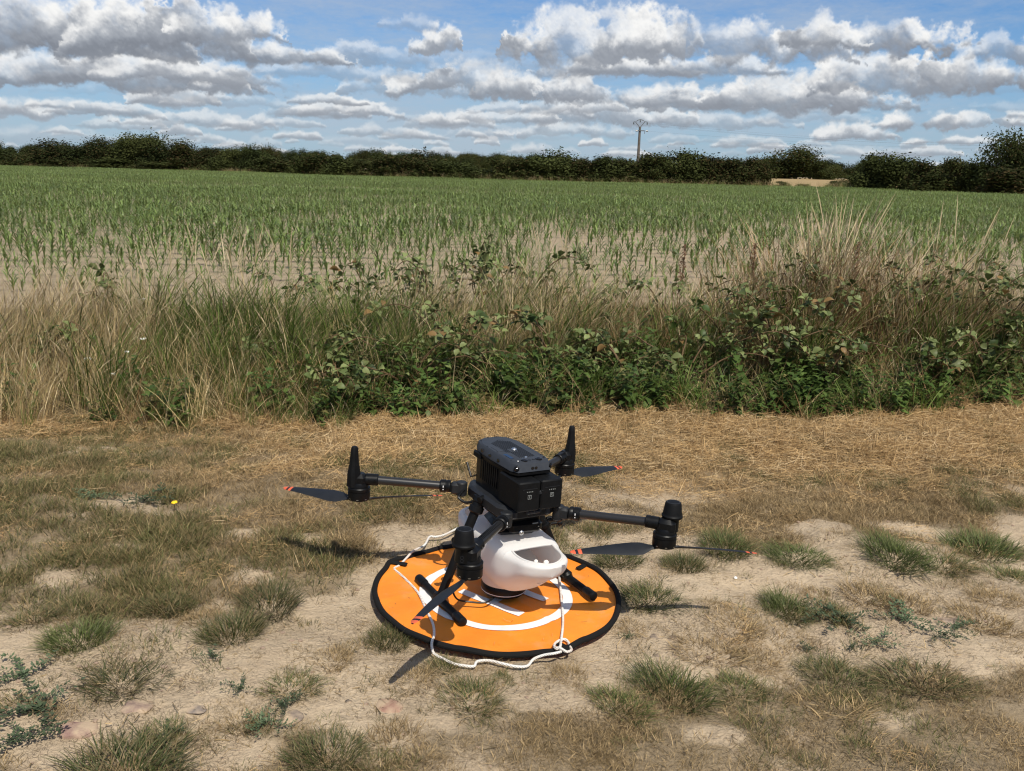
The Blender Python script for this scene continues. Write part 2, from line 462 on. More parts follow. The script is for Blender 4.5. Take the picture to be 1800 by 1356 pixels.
# ------------------------------------------------------------------ terrain sheet
BARE = [(130,1180,180,90),(330,1140,160,70),(560,1110,120,55),(600,1215,200,90),(430,1200,140,80),(250,1270,200,70),(80,1300,120,60),(350,1320,140,40),
 (640,1310,90,35),(90,1020,30,14),(430,945,36,13),(545,950,34,12),(445,1018,34,14),(850,1200,160,40),(700,1160,80,40),(1050,1180,80,30),
 (1080,985,110,40),(1200,1010,140,55),(1330,1030,180,60),(1480,1000,150,45),(1620,1040,180,60),(1750,1040,120,60),(1200,1120,110,60),(1400,1130,120,45),
 (1560,1130,150,50),(1700,1110,130,45),(1790,935,60,28),(1610,938,70,16),(1340,1180,90,24),(690,945,50,22),(1180,1160,90,32),(1700,1170,100,25),
 (1560,1262,60,18),(1250,1300,50,15),(1440,940,60,12),(880,1060,240,110),(980,1240,60,18)]
def bare(px, py):
    b = np.full(np.shape(px), -1.0)
    for (x, y, rx, ry) in BARE: b = np.maximum(b, 1 - ((px - x) / rx) ** 2 - ((py - y) / ry) ** 2)
    return b
def cover(x, y):
    """0 bare soil .. 1 closed sward, and strawness, for points of the track"""
    px, py = to_px(np.stack([x, y, gz_flat(x, y)], -1))
    nz = vnoise(x, y, 3.2, 9, 4, .6); n2 = vnoise(x, y, 1.3, 14, 3)
    nf = vnoise(x, y, 9.0, 19, 4, .65)
    c = sstep(.0, .75, -.75 * bare(px, py) + .42 * nz + .26 * nf + .10)
    edge = 848 + 26 * n2 + (px - 900) * .012
    straw = 1 - sstep(-95, 70, py - edge + 14 * nz)
    straw *= sstep(330, 560, px + 60 * n2)
    straw = np.maximum(straw, .75 * (1 - sstep(-30, 20, py - 775 - 8 * n2)))
    return c, np.clip(straw, 0, 1), px, py
def axis(fine, lo, hi, far, g):
    a = list(np.arange(lo, hi, fine)); s = fine
    while a[-1] < far: s *= g; a.append(a[-1] + s)
    return a
xs_ = axis(.026, 0, 3.2, 3000, 1.09); xs_ = np.array([-q for q in xs_[:0:-1]] + xs_)
ya = axis(.024, 1.3, 5.4, 6000, 1.035); yb = axis(.1, 0, .3, 500, 1.25); ys_ = np.array([1.3 - q for q in yb[:0:-1]] + ya)
GX, GY = np.meshgrid(xs_, ys_)
GZ = gz(GX, GY)
near_ = (np.abs(GX) < 7) & (GY > .8) & (GY < 9)
cv_, st_, _, _ = cover(GX, GY)
cv_ = np.where(near_, cv_, 1.0); st_ = np.where(near_, st_, 0)
nx_, ny_ = len(xs_), len(ys_)
idx = np.arange(nx_ * ny_).reshape(ny_, nx_)
Fq = np.stack([idx[:-1, :-1], idx[:-1, 1:], idx[1:, 1:], idx[1:, :-1]], -1).reshape(-1, 4)
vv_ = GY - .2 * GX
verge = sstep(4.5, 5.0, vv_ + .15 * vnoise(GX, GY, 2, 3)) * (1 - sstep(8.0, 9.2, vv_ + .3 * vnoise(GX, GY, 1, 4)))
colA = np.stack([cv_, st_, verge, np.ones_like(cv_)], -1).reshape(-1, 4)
def soil_nodes(b, p, co):
    a = b.new('ShaderNodeAttribute', attribute_name='cov')
    s = b.xyz(a.outputs['Color'])
    big = b.noise(co, 1.7, 5, .6); mid = b.noise(co, 14, 6, .65); fine = b.noise(co, 160, 5, .7); grit = b.vor(co, 210, 'F1')
    soil = b.mix(b.mr(big, .32, .68), (.600, .480, .335), (.515, .402, .270))
    soil = b.mix(b.mr(mid, .36, .70, 0, .55), soil, (.375, .280, .185))
    soil = b.mix(b.mr(fine, .50, .78, 0, .70), soil, (.270, .200, .135))
    soil = b.mix(b.mr(grit, .0, .16, .45, 0), soil, (.50, .40, .29))
    field = b.mix(b.mr(mid, .35, .7), (.43, .345, .235), (.35, .278, .188))
    field = b.mix(b.mr(b.noise(co, 9, 5, .7), .45, .62, 0, .5), field, (.22, .16, .11))
    crk = b.new('ShaderNodeTexVoronoi', feature='DISTANCE_TO_EDGE'); crk.inputs['Scale'].default_value = 13
    b.put(crk.inputs['Vector'], b.v('ADD', co, b.v('SCALE', b.noise(co, 7, 4, .6, out='Color'))))
    crack = b.m('MULTIPLY', b.mr(crk.outputs['Distance'], .0, .035, 1, 0), b.mr(big, .46, .60, 0, 1))
    soil = b.mix(b.m('MULTIPLY', crack, .45), soil, (.20, .145, .095))
    soil = b.mix(b.mr(b.vor(co, 46, 'F1', 'Color'), .78, .84, 0, .45), soil, (.40, .315, .22))
    streak = b.noise(b.v('MULTIPLY', b.v('ADD', co, b.v('SCALE', b.noise(co, 9, 3, .5, out='Color'))), (1.0, .35, 1.0)), 260, 4, .7)
    litter = b.mix(b.mr(streak, .40, .60), (.085, .064, .038), (.38, .29, .175))
    straw = b.mix(b.mr(fine, .38, .62), (.10, .066, .032), (.36, .255, .13))
    x = b.xyz(co)
    isfield = b.mr(b.m('MULTIPLY_ADD', x[0], -.2, x[1]), 7.9, 8.8, 0, 1)
    c = b.mix(b.mr(s[0], .25, .95, 0, .85), soil, litter)
    c = b.mix(s[1], c, straw)
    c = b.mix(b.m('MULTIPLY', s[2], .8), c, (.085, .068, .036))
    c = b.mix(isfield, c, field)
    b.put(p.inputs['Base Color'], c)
    p.inputs['Roughness'].default_value = .95; p.inputs['Specular IOR Level'].default_value = .15
    bn = b.new('ShaderNodeBump'); bn.inputs['Strength'].default_value = .95; bn.inputs['Distance'].default_value = .014
    h = b.m('ADD', b.m('MULTIPLY', b.noise(co, 38, 6, .72), 1.0), b.m('MULTIPLY', fine, .34)); h = b.m('SUBTRACT', h, b.m('MULTIPLY', crack, .35)); h = b.m('ADD', h, b.m('MULTIPLY', b.mr(b.vor(co, 70, 'F1'), 0, .5, 1, 0), .22))
    b.put(bn.inputs['Height'], h); b.put(p.inputs['Normal'], bn.outputs[0])
soil_m = mat('sandy_soil', (.4, .3, .2), .95, fn=soil_nodes)
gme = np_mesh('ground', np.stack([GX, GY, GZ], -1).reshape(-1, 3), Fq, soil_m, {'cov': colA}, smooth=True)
ground = bpy.data.objects.new('ground', gme); COL.objects.link(ground); tag(ground, kind='structure')

# ------------------------------------------------------------------ materials of the made things
black = mat('black_plastic', (.0042, .0044, .0050), .40, .22, .15, 40, .12, 900)
black_matt = mat('matt_black_plastic', (.0045, .0047, .0052), .55, .18, .15, 60, .15, 700)
grey_shell = mat('dark_grey_shell', (.030, .034, .042), .5, .3, .10, 50, .10, 1200)
grey_frame = mat('grey_frame', (.014, .015, .017), .5, .3, .12, 60, .08, 900)
def _carbon(b, p, co):
    x = b.xyz(co)
    w = b.m('SINE', b.m('MULTIPLY', b.m('ADD', b.m('ADD', x[0], x[1]), x[2]), 2200.0))
    c = b.mix(b.mr(w, -1, 1, 0, 1), (.010, .010, .011), (.022, .021, .021)); b.put(p.inputs['Base Color'], c)
carbon = mat('carbon_tube', (.03, .03, .032), .34, .5, fn=_carbon)
glass_dark = mat('dark_lens', (.006, .006, .008), .06, .6, coat=.6)
steel = mat('bright_steel', (.62, .63, .64), .28, .5, metallic=1.0)
white_print = mat('white_print', (.75, .75, .75), .6)
grey_print = mat('grey_print', (.26, .27, .26), .6)
prop_m = mat('propeller_grey', (.012, .014, .018), .5, .3, .1, 30)
tip_m = mat('orange_tip', (.62, .11, .045), .55)
rope_m = mat('white_rope', (.74, .72, .68), .8, .2, .10, 160, .9, 420)
def _rope(b, p, co):
    x = b.xyz(co)
    w = b.m('SINE', b.m('MULTIPLY', b.m('ADD', b.m('MULTIPLY', x[0], 1.3), b.m('ADD', x[1], b.m('MULTIPLY', x[2], 2.0))), 620.0))
    bn = b.new('ShaderNodeBump'); bn.inputs['Strength'].default_value = .55; bn.inputs['Distance'].default_value = .002
    b.put(bn.inputs['Height'], w); b.put(p.inputs['Normal'], bn.outputs[0])
    n = b.noise(co, 14, 4); d = b.noise(co, 900, 2)
    c = b.mix(b.mr(n, .45, .75), (.78, .765, .72), (.66, .55, .46)); c = b.mix(b.mr(d, .62, .70, 0, .55), c, (.36, .20, .14))
    b.put(p.inputs['Base Color'], c)
rope_m = mat('white_rope', (.74, .72, .68), .85, .2, fn=_rope)
def _plast(b, p, co):
    t = b.new('ShaderNodeBsdfTranslucent'); t.inputs['Color'].default_value = (.86, .84, .81, 1); mx = b.new('ShaderNodeMixShader'); mx.inputs[0].default_value = .30
    o_ = [q for q in b.n if q.type == 'OUTPUT_MATERIAL'][0]
    b.l.new(p.outputs[0], mx.inputs[1]); b.l.new(t.outputs[0], mx.inputs[2]); b.l.new(mx.outputs[0], o_.inputs['Surface'])
    n = b.noise(co, 9, 4)
    c = b.mix(b.mr(n, .35, .7), (.84, .83, .81), (.79, .775, .76)); b.put(p.inputs['Base Color'], c)
hopper_m = mat('milky_plastic', (.8, .79, .78), .52, .30, fn=_plast)
def _pad(col, col2):
    def fn(b, p, co):
        n = b.noise(co, 5, 4); n2 = b.noise(co, 420, 2)
        c = b.mix(b.mr(n, .35, .7), col, col2); c = b.mix(b.mr(n2, .3, .7, 0, .16), c, tuple(q * .6 for q in col)); b.put(p.inputs['Base Color'], c)
        dirt = b.mr(b.noise(co, 9, 7, .7), .54, .74, 0, .42); c = b.mix(dirt, c, (.55, .33, .17)); b.put(p.inputs['Base Color'], c)
        bn = b.new('ShaderNodeBump'); bn.inputs['Strength'].default_value = .5; bn.inputs['Distance'].default_value = .006
        b.put(bn.inputs['Height'], b.m('ADD', b.noise(co, 13, 4, .6), b.m('ADD', b.m('MULTIPLY', n2, .05), b.m('MULTIPLY', b.noise(co, 34, 3, .5, 1.5), .30)))); b.put(p.inputs['Normal'], bn.outputs[0])
    return fn
pad_orange = mat('orange_nylon', (.80, .24, .022), .62, .3, fn=_pad((.78, .225, .020), (.86, .29, .03)))
pad_white = mat('white_nylon_print', (.78, .77, .75), .62, .3, fn=_pad((.76, .74, .73), (.82, .81, .79)))
pad_black = mat('black_pad_rim', (.010, .010, .010), .85, .15, .2, 300, .4, 500)

# local frame of the ground under the pad and the aircraft: cross fall of the track
GROUND_TILT = Matrix.Rotation(R_(2.4), 4, 'Y')
def gpt(px, py, h=0.0):
    """point of the tilted track plane under a pixel, h above it"""
    n = np.array([math.sin(R_(2.4)), 0, math.cos(R_(2.4))])
    d = FW + RT * (px - 900) / F_PX - UP * (py - 678) / F_PX
    t = (h - CAM @ n) / (d @ n)
    return CAM + t * d

# ------------------------------------------------------------------ landing pad
pad = empty('landing_pad'); pad.matrix_world = GROUND_TILT @ Matrix.Translation((PAD_C[0], PAD_C[1], .010))
tag(pad, 'round orange landing mat with black rim and white H under the drone', 'landing pad')
def _pa(px, py):
    q = gpt(px, py, .01); return math.atan2(q[1] - PAD_C[1], q[0] - PAD_C[0])
PEG = [_pa(690, 994), _pa(988, 1143), _pa(1012, 1005)]
def pad_r(t):
    r = .372
    for (a, amp, w) in ((PEG[0], .016, .10), (PEG[1], .014, .10), (PEG[2], .006, .2)):
        q = (t - a + math.pi) % (2 * math.pi) - math.pi
        r += amp * math.exp(-(q / w) ** 2) - amp * .35 * math.exp(-(q / (w * 3)) ** 2)
    return r + .003 * math.sin(3 * t + 1) + .002 * math.sin(5 * t)
def pad_z(x, y):
    r = math.hypot(x, y) / .37
    cr = .0022 * math.exp(-((x * .8 + y * .6 - .03) / .010) ** 2) + .0022 * math.exp(-((x * .55 - y * .83 + .10) / .010) ** 2) - .0016 * math.exp(-((x * .98 + y * .2 + .17) / .012) ** 2)
    return cr + (.005 * math.sin(7 * x + 2) * math.cos(6 * y) + .003 * math.sin(17 * x + 9 * y) + .0012 * math.sin(41 * x - 30 * y)) * min(1, r + .2) + .006 * r ** 3 * (1 + .8 * math.sin(2 * math.atan2(y, x) + .6))
def pad_sheet(inner, outer, z, n=128, k=10, t0=0, t1=2 * math.pi):
    m = MB(); V = []; closed = abs(t1 - t0 - 2 * math.pi) < 1e-6; N = n if closed else n + 1
    for j in range(k + 1):
        for i in range(N):
            t = t0 + (t1 - t0) * i / n
            r = inner(t) + (outer(t) - inner(t)) * j / k
            x, y = r * math.cos(t), r * math.sin(t); V.append((x, y, z + pad_z(x, y)))
    Fc = []
    for j in range(k):
        for i in range(n):
            a, b_ = i, (i + 1) % N; Fc.append((j * N + a, (j + 1) * N + a, (j + 1) * N + b_, j * N + b_))
    m.add(V, Fc); return m
pad_sheet(lambda t: 0.0005, lambda t: pad_r(t) - .014, 0, n=200, k=60).build('fabric', pad_orange, pad)
pad_sheet(lambda t: .200, lambda t: .229, .0022, n=200, k=6).build('ring', pad_white, pad)
# the letter H: two posts and a bar, running along the photographed strokes
hm = MB(); ha = math.atan2(-.128, .177); hd = Vector((math.cos(ha), math.sin(ha), 0)); hp = Vector((-hd.y, hd.x, 0))
hc = Vector((-.075 - PAD_C[0] + .062, 2.537 - PAD_C[1] + .045, 0))
def strip(a, b_, w, n=14):
    a = Vector(a); b_ = Vector(b_); d = (b_ - a).normalized(); s = Vector((-d.y, d.x, 0)) * w / 2
    V = []
    for i in range(n + 1):
        p = a + (b_ - a) * i / n
        for q in (p + s, p - s): V.append((q.x, q.y, .0024 + pad_z(q.x, q.y)))
    hm.add(V, [(2 * i + 1, 2 * i + 3, 2 * i + 2, 2 * i) for i in range(n)])
for sgn in (-1, 1):
    c = hc + hp * .0625 * sgn; strip(c - hd * .112, c + hd * .112, .030)
strip(hc - hp * .0475, hc + hp * .0475, .030)
hm.build('letter_h', pad_white, pad)
rim = MB()
rp = []
for i in range(160):
    t = 2 * math.pi * i / 160; r = pad_r(t) - .008; x, y = r * math.cos(t), r * math.sin(t); rp.append((x, y, .0035 + pad_z(x, y)))
rim.tube(rp, .0084, 10, closed=True)
rim.v = [(x, y, z if z > -.008 else -.008) for x, y, z in rim.v]
rim_o = rim.build('rim', pad_black, pad)
for (t0, ln) in ((PEG[0], .062), (PEG[1], .03), (PEG[2], .05)):
    s = MB(); d = Vector((math.cos(t0), math.sin(t0), 0)); p = d * (pad_r(t0) - .004)
    e = d * (pad_r(t0) - ln - .006)
    rz = Matrix.Rotation(t0 + .25, 3, 'Z')
    s.box((p + e) / 2 + Vector((0, 0, .012)), (ln, .020, .007), rz, .003)
    s.build('peg_strap', pad_black, pad)

# ------------------------------------------------------------------ drone
YAW = R_(29.2)
drone = empty('drone')
drone.matrix_world = Matrix.Translation((.014, 2.53, -.014 * SLOPE + .010)) @ GROUND_TILT @ Matrix.Rotation(YAW, 4, 'Z')
tag(drone, 'black four rotor drone with white seed hopper standing on the orange mat', 'drone')
DI = drone.matrix_world.inverted()
def dl(px, py, axis, val):
    """local drone point under a pixel where the local axis has the given value"""
    d = FW + RT * (px - 900) / F_PX - UP * (py - 678) / F_PX
    o_ = DI @ Vector(CAM); dd = DI.to_3x3() @ Vector(d)
    return o_ + dd * ((val - o_[axis]) / dd[axis])

# body: rounded prism between the batteries and the nose
body = MB()
def prism(m, outline, z0, z1, inset=0.0, bev=.004):
    """vertical prism over a closed outline, with chamfered top and bottom edges"""
    n = len(outline); c = Vector((sum(p[0] for p in outline) / n, sum(p[1] for p in outline) / n))
    def lp(k, z): return [((p[0] - c.x) * k + c.x, (p[1] - c.y) * k + c.y, z) for p in outline]
    r = max(abs(p[0] - c.x) for p in outline)
    kb = 1 - bev / r
    L = [lp(kb, z0), lp(1, z0 + bev), lp(1 - inset, z1 - bev), lp((1 - inset) * kb, z1)]
    V = sum(L, []); Fc = [tuple(range(n - 1, -1, -1)), tuple(range(3 * n, 4 * n))]
    for k in range(3):
        for i in range(n): Fc.append((k * n + i, k * n + (i + 1) % n, (k + 1) * n + (i + 1) % n, (k + 1) * n + i))
    m.add(V, Fc)
BY0, BY1 = -.088, .185
prism(body, [(-.060, -.02), (.060, -.02), (.062, .10), (.056, .165), (.035, .19), (-.035, .19), (-.056, .165), (-.062, .10)], .325, .432)
body_o = body.build('body', black, drone)
sp = MB()
for k in range(9): sp.box((-.0625, .03 + .012 * k, .385), (.003, .005, .06), None, .001)
sp.build('cooling_fin', black, body_o)
lp_ = MB(); lp_.box((-.062, .150, .421), (.010, .045, .020), None, .004); lp_.build('side_panel', black_matt, body_o)
# lower frame with slanted skirt and rear plate
fr = MB()
prism(fr, [(-.062, -.070), (.062, -.070), (.088, -.03), (.088, .15), (.055, .20), (-.055, .20), (-.088, .15), (-.088, -.03)], .292, .330, -.0, .008)
frame_o = fr.build('lower_frame', grey_frame, drone)
pl_ = MB(); pl_.box((.004, -.074, .316), (.050, .010, .014), None, .004); pl_.box((.004, -.080, .316), (.034, .003, .007), None, .0012); pl_.build('rear_plate', grey_shell, frame_o)
for sx in (-1, 1):
    g = MB(); g.box((sx * .058, -.064, .312), (.030, .022, .026), Euler((0, 0, sx * .5)), .006); g.build('corner_block', grey_shell, frame_o)
# batteries
for sx in (-1, 1):
    bt = MB(); bt.box((sx * .0355, (BY0 + .0) / 2 - .012, .376), (.068, .088 + .026, .084), None, .0035)
    bo = bt.build('battery', black_matt, drone)
    lt = MB()
    for k in range(4): lt.box((sx * .0355 + (k - 1.5) * .0052, BY0 - .0262 + .0005 + .0, .389), (.0022, .0012, .0026))
    # faces sit on the battery's rear plane
    yf = (BY0 / 2 - .012) - .057
    lt = MB()
    for k in range(4): lt.box((sx * .0355 + (k - 1.5) * .0056, yf - .0004, .391), (.0018, .0016, .0024))
    lt.build('charge_light', grey_print, bo)
    ic = MB()
    cx_, cz_, w_ = sx * .0355, .376, .0105
    for (ox, oz, a, b_) in ((0, w_ / 2, w_, .0006), (0, -w_ / 2, w_, .0006), (w_ / 2, 0, .0006, w_), (-w_ / 2, 0, .0006, w_)):
        ic.box((cx_ + ox, yf - .0004, cz_ + oz), (a, .0016, b_))
    ic.build('label_frame', grey_print, bo)
    fc = bpy.data.curves.new('battery_mark', 'FONT'); fc.body = '2' if sx < 0 else 'C'; fc.size = .0080; fc.extrude = .0004
    fc.align_x = 'CENTER'; fc.align_y = 'CENTER'; fc.materials.append(grey_print)
    ft = bpy.data.objects.new('battery_mark_text', fc); fo = bpy.data.objects.new('battery_mark', bpy.data.meshes.new_from_object(ft)); bpy.data.objects.remove(ft); COL.objects.link(fo); fo.parent = bo
    fo.location = (cx_, yf - .0006, cz_); fo.rotation_euler = (R_(90), 0, 0)
    ln_ = MB(); ln_.box((sx * .0355, yf - .0004, .3985), (.046, .0016, .0014)); ln_.build('edge_line', grey_frame, bo)
lk = MB(); lk.box((0, -.106, .384), (.016, .012, .012), None, .003); lk.box((.012, -.105, .387), (.020, .008, .006), None, .002); lk.box((-.012, -.105, .382), (.018, .008, .006), None, .002)
lk.box((.004, -.1125, .391), (.006, .003, .0018)); lk.build('battery_latch', grey_frame, drone)
# top shell
SH = [(-.064, -.048), (-.052, -.072), (.052, -.072), (.064, -.048), (.067, .06), (.064, .14), (.049, .186), (.026, .202), (-.026, .202), (-.049, .186), (-.064, .14), (-.067, .06)]
ZT = .458
shl = MB(); prism(shl, SH, .428, ZT, .055, .005)
shell = shl.build('top_shell', grey_shell, drone)
sk = MB(); prism(sk, [(x * .985, y * .99) for x, y in SH], .422, .4315, 0, .002); sk.build('shell_gasket', black, shell)
vt = MB()
for k in range(11):
    x = -.030 + k * .006
    y0 = -.018 + (.004 if k in (0, 10) else 0); y1 = .150 - .004 * abs(k - 5)
    segs = [(y0, .036), (.066, y1)] if 3 <= k <= 6 else [(y0 + (.05 if k < 2 else 0), y1)]
    for (a, b_) in segs: vt.box((x, (a + b_) / 2, ZT + .0002), (.0015, b_ - a, .0014))
vt.build('vent_slot', black, shell)
for (x, y, r) in ((-.020, -.046, .0098), (.026, -.046, .0098)):
    l1 = MB(); l1.lathe([(r, 0), (r, .0022), (r * .84, .0030)], 24, (x, y, ZT - .0006)); lo = l1.build('vision_sensor', black, shell)
    l2 = MB(); l2.lathe([(r * .8, 0), (r * .7, .0022), (r * .45, .0036), (r * .1, .0042)], 24, (x, y, ZT + .0022)); l2.build('sensor_glass', glass_dark, shell)
for (x, y, r, mt) in ((-.003, -.046, .0044, black), (.009, -.046, .0044, black), (-.042, -.050, .0042, black), (-.042, -.050, .0024, white_print), (.046, -.040, .003, black), (.050, -.033, .0025, black)):
    s_ = MB(); s_.lathe([(r, 0), (r * .9, .0012)], 14, (x, y, ZT + (.0012 if mt is white_print else .0))); s_.build('infrared_sensor', mt, shell)
wd = MB(); wd.box((-.044, .000, ZT + .0002), (.0125, .044, .0016), None, .0007); wd.build('status_window', glass_dark, shell)
cv = MB(); cv.box((-.041, .072, ZT + .0002), (.020, .046, .0018), None, .0008); cv.build('cover_plate', grey_shell, shell)
bc = MB(); bc.lathe([(.0082, 0), (.0082, .003), (.007, .0045), (.0055, .006), (.0012, .0074)], 20, (.001, .050, ZT)); bc.build('beacon', steel, shell)
bn_ = MB(); bn_.lathe([(.004, 0), (.0036, .0018)], 14, (.0, -.020, ZT)); bn_.build('power_stud', steel, shell)
for (x, y) in ((-.052, -.03), (-.053, .045), (-.054, .10), (-.045, .155), (-.012, .176), (.016, .176), (.045, .155), (.053, .10), (.053, .045), (.052, -.01)):
    s_ = MB(); s_.lathe([(.0022, 0), (.002, .0008)], 10, (x * 1.03, y * 1.06, ZT - .0001)); s_.build('screw', black, shell)
for sx in (-1, 1):
    e = MB(); e.lathe([(.0078, 0), (.0078, .003), (.006, .0045)], 18, (sx * .053, -.0645, .443), (sx * .9, -1, 0)); eo = e.build('rear_camera', black, shell)
    e = MB(); e.lathe([(.0046, 0), (.003, .0014)], 16, (sx * .0562, -.0682, .443), (sx * .9, -1, 0)); e.build('camera_glass', glass_dark, shell)
e = MB()
for q in (-.0055, .0055): e.lathe([(.0046, 0), (.0042, .0015)], 14, (q, -.0695, .442), (0, -1, 0))
e.build('rear_infrared', glass_dark, shell)
for (y, r) in ((.02, .0066), (.12, .0066)):
    e = MB(); e.lathe([(r, 0), (r * .8, .0018)], 16, (-.0645, y, .443), (-1, 0, 0)); e.build('side_camera', glass_dark, shell)
e = MB(); e.box((-.0652, .07, .443), (.003, .014, .008), None, .001); e.build('side_infrared', glass_dark, shell)

# arms, motors, antennas or domes, propellers
HUB_Z = .268; ARM_Z = .327
MOT = {'fl': (-.366, .309), 'fr': (.353, .315), 'rl': (-.298, -.288), 'rr': (.284, -.308)}
ROOT = {'fl': (-.100, .165), 'fr': (.100, .165), 'rl': (-.084, -.080), 'rr': (.078, -.084)}
ROOT_Z = {'f': .320, 'r': .313}
def blade(ang, c, cw, L=.262, droop=.010):
    """one propeller blade leaving the hub at an angle; leading edge raised"""
    S = np.array([0, .04, .08, .14, .2, .3, .4, .5, .6, .7, .8, .875, .915, .945, .965, 1.0]); V = []; n = 8
    for s in S:
        r = .014 + (L - .014) * s
        ch = np.interp(s, [0, .08, .2, .32, .6, .85, .96, 1], [.012, .016, .040, .046, .036, .024, .019, .007])
        tw = R_(np.interp(s, [0, .15, .4, 1], [4, 26, 21, 11]))
        for k in range(n):
            t = k / n * 2 * math.pi
            e = math.cos(t) * .5; th = math.sin(t) * np.interp(s, [0, .2, 1], [.0050, .0034, .0016])
            y = (e - .12) * ch; z = y * math.tan(tw) + th
            if cw: y = -y
            V.append((r, y, z - droop * s * s))
    Fb = []
    for j in range(len(S) - 1):
        for k in range(n): Fb.append((j * n + k, j * n + (k + 1) % n, (j + 1) * n + (k + 1) % n, (j + 1) * n + k))
    Fb += [tuple(range(n)), tuple((len(S) - 1) * n + k for k in range(n))[::-1]]
    rot = Matrix.Rotation(ang, 3, 'Z'); c = Vector(c)
    return [tuple(rot @ Vector(v) + c) for v in V], Fb, n
BL = {'fl': ((math.atan2(.211, -.171), math.atan2(-.02, .253)), True), 'rr': ((math.atan2(.082, -.241), math.atan2(-.115, .249)), True),
      'fr': ((math.atan2(.038, .284), math.atan2(-.15, -.25)), False), 'rl': ((math.atan2(-.127, -.179), math.atan2(.87, .40)), False)}
for key, (mx, my) in MOT.items():
    front = key[0] == 'f'
    rx, ry = ROOT[key]
    d = Vector((mx - rx, my - ry, 0)).normalized(); nrm = Vector((-d.y, d.x, 0))
    m_ = Vector((mx, my, 0)); r_ = Vector((rx, ry, 0))
    L = (m_ - r_).length
    rot = Matrix((d, nrm, Vector((0, 0, 1)))).transposed()
    arm = MB()
    RZ = ROOT_Z[key[0]]
    arm.cyl(r_ + d * .050 + Vector((0, 0, RZ)), m_ - d * .026 + Vector((0, 0, ARM_Z)), .0125, n=24)
    arm_o = arm.build('arm', carbon, drone)
    if key == 'rl':   # ribbed top of the near arm
        rb = MB()
        for q in (-2, -1, 0, 1, 2): rb.cyl(r_ + d * .066 + nrm * (q * .0034) + Vector((0, 0, RZ + .0122 - abs(q) * .0010)), m_ - d * .055 + nrm * (q * .0034) + Vector((0, 0, ARM_Z + .0122 - abs(q) * .0010)), .0011, n=6)
        rb.build('arm_rib', black_matt, arm_o)
    hg = MB()
    hg.box(r_ + d * .016 + Vector((0, 0, RZ - .004)), (.036, .030, .034), rot, .006)
    hg.cyl(r_ + d * .002 + Vector((0, 0, RZ - .026)), r_ + d * .002 + Vector((0, 0, RZ + .016)), .017, n=20, bev=.003)
    hg.build('hinge', grey_frame, arm_o)
    cl = MB()
    A0 = r_ + d * .034 + Vector((0, 0, RZ))
    cl.lathe([(.0165, 0), (.0185, .002), (.0185, .010), (.0175, .0115), (.0175, .0135), (.0190, .015), (.0190, .029), (.0165, .032)], 24, A0, d)
    cl_o = cl.build('locking_collar', black, arm_o)
    mk = MB(); side = -nrm if nrm.y > 0 else nrm
    for (q, w, h_) in ((.018, .0026, .0055), (.024, .0026, .0026)): mk.box(A0 + d * .021 + side * .0188 + Vector((0, 0, .004 - (q - .018) * 1.5)), (w, .0012, h_), rot)
    mk.build('lock_mark', white_print, arm_o)
    # motor mount and can
    mt = MB()
    mt.cyl(m_ - d * .056 + Vector((0, 0, ARM_Z)), m_ - d * .018 + Vector((0, 0, ARM_Z)), .0175, n=20, bev=.002)
    mt.box(m_ + d * .002 + Vector((0, 0, ARM_Z - .002)), (.050, .044, .040), rot, .010)
    mt.lathe([(.027, HUB_Z + .030), (.0265, ARM_Z - .014), (.024, ARM_Z - .008)], 28, m_)
    for q in (-.047, -.030): mt.cyl(m_ + d * q + nrm * .0195 + Vector((0, 0, ARM_Z + .002)), m_ + d * q - nrm * .0195 + Vector((0, 0, ARM_Z + .002)), .0035, n=10)
    
    mo = mt.build('motor_mount', black, drone)
    cn = MB()
    cn.lathe([(.027, HUB_Z - .003), (.0318, HUB_Z - .0015), (.0325, HUB_Z + .001), (.0325, HUB_Z + .022), (.0306, HUB_Z + .0225), (.0306, HUB_Z + .0255), (.0325, HUB_Z + .026), (.0325, HUB_Z + .034), (.0305, HUB_Z + .0365), (.0285, HUB_Z + .037), (.020, HUB_Z + .0375)], 32, m_)
    cn.build('motor', black, mo, angle=22)
    rg = MB()
    for k in range(8):
        a = k * math.pi / 4 + .3; rg.box(m_ + Vector((math.cos(a) * .0318, math.sin(a) * .0318, HUB_Z + .0035)), (.002, .006, .0016), Euler((0, 0, a)))
    rg.build('motor_bolt', steel, mo)
    if front:     # tall blade antenna
        ox_ = Vector((math.copysign(.017, mx), 0, 0)); an = MB(); bz = ARM_Z - .020; o_ = m_ + ox_
        prof = [(.038, .036, bz), (.038, .036, ARM_Z + .016), (.034, .031, ARM_Z + .030), (.028, .026, ARM_Z + .046), (.0225, .021, ARM_Z + .080), (.0195, .018, ARM_Z + .097), (.014, .014, ARM_Z + .101)]
        V = []
        for (a, b_, z) in prof:
            k_ = .3
            for (u, w) in ((-1, -k_), (-k_, -1), (k_, -1), (1, -k_), (1, k_), (k_, 1), (-k_, 1), (-1, k_)):
                V.append(tuple(o_ + d * (u * a / 2) + nrm * (w * b_ / 2) + Vector((0, 0, z))))
        Fc = [tuple(range(7, -1, -1)), tuple(range(8 * (len(prof) - 1), 8 * len(prof)))]
        for k in range(len(prof) - 1):
            for i in range(8): Fc.append((k * 8 + i, k * 8 + (i + 1) % 8, k * 8 + 8 + (i + 1) % 8, k * 8 + 8 + i))
        an.add(V, Fc); ao = an.build('antenna', black_matt, drone)
        if key == 'fr':
            tk = MB(); tk.box(o_ + side * .0108 + Vector((0, 0, ARM_Z + .068)), (.0022, .0012, .030), rot); tk.build('antenna_mark', grey_frame, ao)
    else:         # satellite antenna dome
        o_ = m_ + Vector((math.copysign(.021, mx), 0, 0)) - d * .002
